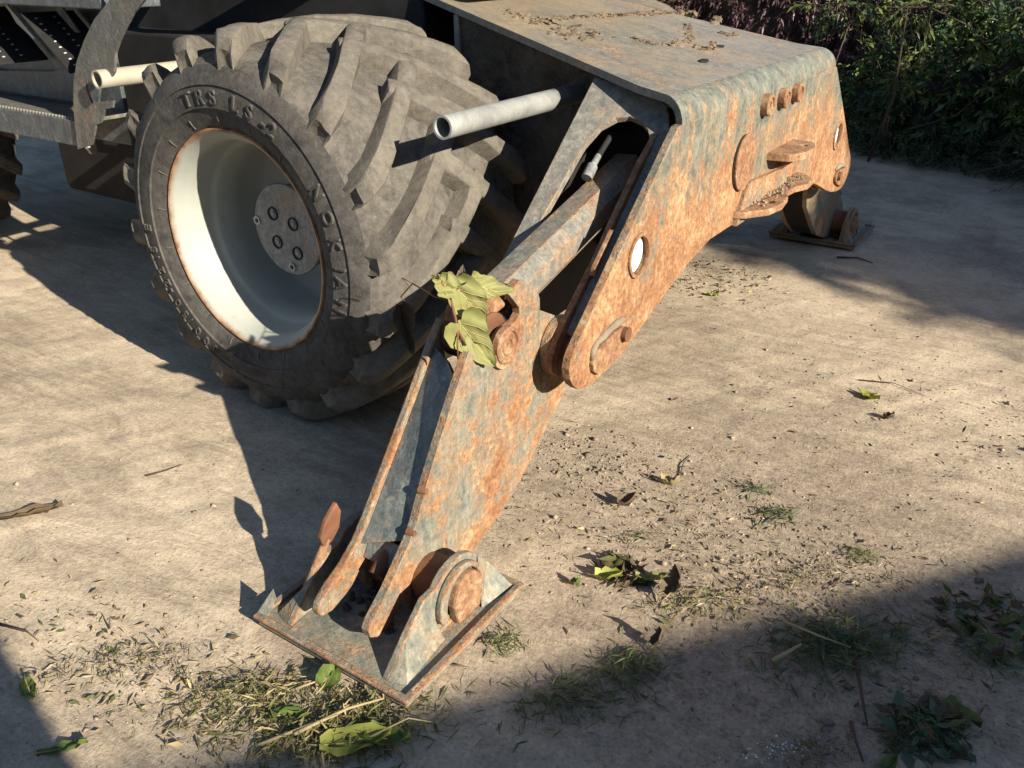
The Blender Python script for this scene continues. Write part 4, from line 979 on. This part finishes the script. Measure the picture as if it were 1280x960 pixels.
for i, a in enumerate([
    ('feathery green tuft beside the right corner of the near foot pad', 1.105, -.395, .04, .03, 120, .035, ('grass', 'laurel', 'greenleaf')),
    ('dark green clump at the shadow edge in the middle foreground', 1.35, -.31, .07, .05, 260, .04, G2),
    ('wide dark clump at the bottom centre in the shadow', 1.29, -.44, .12, .06, 380, .04, G2),
    ('dark tuft on the bright ground at the right', 1.42, .31, .05, .03, 90, .045, G2),
    ('thin tuft behind the other on the bright ground', 1.34, .385, .04, .02, 60, .04, G2),
    ('large matted clump of dark grass in the right shadow', 1.66, -.035, .15, .08, 650, .05, G2),
    ('dark matted clump near the lower right corner', 1.835, -.15, .07, .05, 240, .045, G2),
    ('brownish matted clump at the bottom right', 1.685, -.315, .10, .05, 380, .025, ('deadleaf', 'grass', 'crumb')),
    ('thick pile of clippings below the near foot pad', .99, -.72, .16, .08, 900, .05, G1),
    ('loose clippings left of the thick pile', .80, -.77, .15, .08, 520, .045, G1),
    ('sparse dry clippings at the lower left', .52, -.86, .16, .05, 260, .035, ('straw', 'grass', 'crumb')),
    ('bright green tuft on the shadow edge at the right', 1.62, .26, .03, .025, 100, .03, ('greenleaf', 'grass')),
    ('straw coloured scatter of clippings right of the dark leaf clump', 1.38, -.08, .13, .05, 260, .035, G1),
    ('thin scatter of clippings along the shadow edge at the right', 1.55, .12, .22, .07, 360, .03, ('straw', 'crumb', 'grass')),
    ('small green sprig lying behind the dark leaf clump', 1.17, .05, .06, .015, 60, .03, G2),
    ('dark clump on the right edge in front of the leafy tangle', 1.90, .09, .07, .06, 160, .04, G2)]):
    grass_clump(a[0], a[1], a[2], a[3], a[4], int(a[5]*1.25), 100+i, a[6]*.72, a[7], ang=.8, h=.016, stand=.22)

def stick(name, label, pts, r, mat, cat='twig', n=6):
    P = [(x, y, gz(x, y)+z) for x, y, z in pts]; k = len(P)
    return tag(Geo().path(P, [r*(1-.6*i/(k-1)) for i in range(k)], n).obj(name, M[mat], None, True), label, cat, 'twigs and straws on the ground')
stick('straw', 'long pale straw across the clippings below the foot pad', [(.94, -.785, .02), (.985, -.70, .03), (1.02, -.645, .026)], .004, 'stalk', 'straw')
stick('straw', 'second pale straw crossing the clippings', [(.90, -.83, .01), (.95, -.76, .024), (.98, -.72, .03)], .0035, 'stalk', 'straw')
stick('straw', 'thin straw arching right of the thick clippings', [(1.05, -.72, .02), (1.09, -.66, .035), (1.12, -.635, .02)], .002, 'stalk', 'straw')
stick('straw', 'short straw at the left of the clippings', [(.86, -.71, .012), (.895, -.665, .02)], .003, 'stalk', 'straw')
stick('twig', 'brown twig standing out of the matted grass at the right', [(1.698, -.071, .012), (1.72, -.13, .012), (1.751, -.205, .008)], .005, 'twig')
stick('twig', 'pale stub of stalk in the matted grass', [(1.565, -.155, .01), (1.60, -.10, .03)], .006, 'stalk')
stick('twig', 'dark twig below the brown one at the bottom right', [(1.725, -.21, .006), (1.74, -.25, .012), (1.763, -.285, .004)], .004, 'twig')
stick('twig', 'slender twig lying across the matted clump', [(1.55, -.05, .02), (1.62, -.06, .03), (1.68, -.045, .02)], .003, 'stalk')
stick('twig', 'small forked twig in the right shadow', [(1.79, .06, .004), (1.815, .10, .008), (1.83, .15, .004)], .0025, 'stalk')
stick('twig', 'thin dark twig on the bright ground left of the wheel shadow', [(.0, -.42, .004), (.03, -.38, .008), (.035, -.335, .003)], .0022, 'twig')
stick('twig', 'dark twig in the shadow at the far left', [(.22, -.92, .004), (.30, -.90, .006), (.34, -.90, .003)], .003, 'twig')
stick('twig', 'tiny dark stick upright on the ground at the lower left', [(.42, -.80, .0), (.425, -.795, .03)], .0025, 'twig')
stick('twig', 'short twig beyond the curled beige leaf', [(1.16, .33, .003), (1.14, .40, .006), (1.14, .45, .003)], .002, 'twig')
stick('twig', 'thin twig lying on the bright ground at the right edge', [(1.40, 1.16, .003), (1.50, 1.20, .006), (1.6, 1.16, .003)], .002, 'twig')
stick('twig', 'dark stick in the shaded ground near the heap', [(1.02, 2.35, .004), (1.1, 2.38, .008), (1.17, 2.36, .003)], .005, 'twig')

# crumbs of soil, grit and leaf bits over the yard (uncountable)
def crumbs(n, seed):
    rg = np.random.default_rng(seed)
    cl = [(1.1, .25, .35, .25, .17), (.92, .28, .16, .10, .12), (1.4, .15, .35, .2, .2), (1.45, .9, .4, .5, .08), (1.85, 1.0, .15, .3, .06), (.62, 1.8, .25, .2, .06), (.6, -.85, .35, .12, .10), (1.2, 1.3, .4, .5, .06), (1.7, -.1, .3, .25, .10), (.2, -.5, .6, .4, .05)]
    pr = np.array([c[4] for c in cl]); k = rg.choice(len(cl), n, p=pr/pr.sum()); cc = np.array(cl)
    X = cc[k, 0]+rg.normal(size=n)*cc[k, 2]*.7; Y = cc[k, 1]+rg.normal(size=n)*cc[k, 3]*.7
    ok = ~((X > .66) & (X < 1.07) & (Y > -.64) & (Y < -.25)); X, Y = X[ok], Y[ok]; n = len(X)
    r = rg.lognormal(math.log(.0016), .6, n).clip(.0008, .011)
    octa = np.array([(1, 0, 0), (-1, 0, 0), (0, 1, 0), (0, -1, 0), (0, 0, 1), (0, 0, -1)], float)
    of = np.array([(0, 2, 4), (2, 1, 4), (1, 3, 4), (3, 0, 4), (2, 0, 5), (1, 2, 5), (3, 1, 5), (0, 3, 5)])
    V = octa[None]*(r[:, None, None])*rg.uniform(.5, 1.4, (n, 6, 1))*np.array([1.2, 1.2, .75]); th = rg.uniform(0, 6.28, n)
    c, s = np.cos(th)[:, None], np.sin(th)[:, None]; vx = V[:, :, 0]*c-V[:, :, 1]*s; vy = V[:, :, 0]*s+V[:, :, 1]*c
    V = np.stack([vx+X[:, None], vy+Y[:, None], V[:, :, 2]+(ground_h(X, Y)+r*.3)[:, None]], 2).reshape(-1, 3)
    F = (np.arange(n)*6)[:, None, None]+of[None]
    tag(np_mesh('soil_crumbs', V, F.reshape(-1, 3), [M['crumb']]), 'loose crumbs of soil and grit scattered over the yard', 'soil', kind='stuff')
crumbs(5000, 51)
def chaff(n, seed):
    rg = np.random.default_rng(seed); cl = [(1.3, .1, .45, .25, .3), (.7, -.83, .35, .10, .25), (1.65, .0, .35, .3, .25), (1.6, 1.0, .4, .4, .1), (.65, 1.75, .3, .25, .1)]
    pr = np.array([c[4] for c in cl]); k = rg.choice(len(cl), n, p=pr/pr.sum()); cc = np.array(cl)
    X = cc[k, 0]+rg.normal(size=n)*cc[k, 2]*.7; Y = cc[k, 1]+rg.normal(size=n)*cc[k, 3]*.7
    ok = ~((X > .66) & (X < 1.07) & (Y > -.64) & (Y < -.25)); X, Y = X[ok], Y[ok]; n = len(X)
    Z = ground_h(X, Y)+.003+rg.random(n)*.004; D = rg.normal(size=(n, 3)); D[:, 2] = np.abs(D[:, 2])*.22
    L = rg.uniform(.003, .016, n)*rg.choice([1, 1, 1, 1.8], n); V, F = leaf_cloud(np.stack([X, Y, Z], 1), D, L, L*rg.uniform(.12, .4, n), rg, 0)
    tag(np_mesh('chaff', V, F, [M['straw'], M['deadleaf'], M['grass']], None, np.tile(rg.choice(3, n, p=[.35, .4, .25]), 4)), 'bits of straw, leaf and chaff strewn over the ground', 'chaff', kind='stuff')
chaff(3200, 52)
g = Geo()
for i in range(70):
    q = random.gauss(0, .028); x, y = 1.635+q*.9+random.gauss(0, .008), -.335+q+random.gauss(0, .008); r = random.uniform(.0006, .0026)
    g.cyl((x, y, gz(x, y)), (x, y, gz(x, y)+r), r, r*.6, 5)
tag(g.obj('white_flakes', M['white']), 'sprinkle of white flakes on the shaded ground at the bottom', 'flakes', kind='stuff')

# ------------------------------------------------------------------ wilted ivy sprig hanging on the near leg
sp = empty('ivy_sprig', (.88, -.14, .50)); tag(sp, 'wilted yellow-green leafy sprig draped over the near leg pin', 'sprig')
def sprig_leaf(base, tip, width, nrm, curl, seed, mat='wilt', cup=.12, wr=.003):
    base, tip, nrm = Vector(base), Vector(tip), Vector(nrm).normalized(); d = tip-base; L = d.length; d.normalize()
    off = Vector((.030, -.036, .022)); base = base+off; tip = tip+off
    s = nrm.cross(d).normalized(); n = d.cross(s); nu, nw = 17, 13
    V, F = leaf_blade(L, width, curl, cup, 1, nu, nw, seed, wr*.4)
    V = [(x, y, z+.0045*math.sin(x/L*9+seed)*math.cos(y/width*7+seed)+.003*math.sin(abs(y)/width*20-x/L*12)) for x, y, z in V]
    W_ = [base+d*x+s*y+n*z for x, y, z in V]
    lf = link_mesh('leaf', W_, F, M[mat], sp, True)
    g = Geo(); up_n = n*.0009
    g.path([W_[i*nw+nw//2]+up_n for i in range(0, nu, 2)], [.0011]*9, 5)
    for i0, dj in ((2, 1), (2, -1), (5, 1), (5, -1), (8, 1), (8, -1)):
        g.path([W_[min(nu-1, i0+k)*nw+nw//2+dj*k]+up_n for k in range(0, 6)], [.0007]*6, 4)
    g.obj('vein', M['stalk'] if mat == 'wilt' else M['twig'], lf, True)
NV = (.70, -.62, .35)
sprig_leaf((.872, -.205, .562), (.895, -.145, .462), .095, (.75, -.6, .25), .5, 1)
sprig_leaf((.868, -.195, .622), (.892, -.135, .530), .084, NV, -.5, 2)
sprig_leaf((.862, -.138, .612), (.888, -.070, .572), .058, (.55, -.45, .7), .6, 3)
sprig_leaf((.866, -.215, .628), (.850, -.262, .668), .052, NV, .6, 4)
sprig_leaf((.855, -.19, .620), (.845, -.145, .630), .045, (.2, -.6, .8), .5, 5, 'deadleaf')
sprig_leaf((.59, -.052, .480), (.59, -.032, .375), .05, NV, .5, 6, 'deadleaf', .5)
g = Geo()
for pts, r in (([(.86, -.235, .645), (.868, -.222, .615), (.876, -.218, .575), (.880, -.215, .545), (.885, -.20, .51)], .003), ([(.868, -.222, .615), (.865, -.18, .622), (.862, -.140, .612)], .0018), ([(.876, -.218, .575), (.872, -.212, .556)], .0018), ([(.880, -.215, .545), (.885, -.225, .52), (.885, -.225, .49)], .0018), ([(.868, -.222, .605), (.78, -.16, .575), (.66, -.085, .555), (.595, -.053, .50), (.594, -.021, .462)], .0016), ([(.66, -.085, .555), (.60, -.05, .545), (.60, -.03, .52)], .0011)):
    g.path([(a+.026, b-.031, c_+.019) for a, b, c_ in pts], [r]*len(pts), 6)
g.obj('stem', M['brownrust'], sp, True)
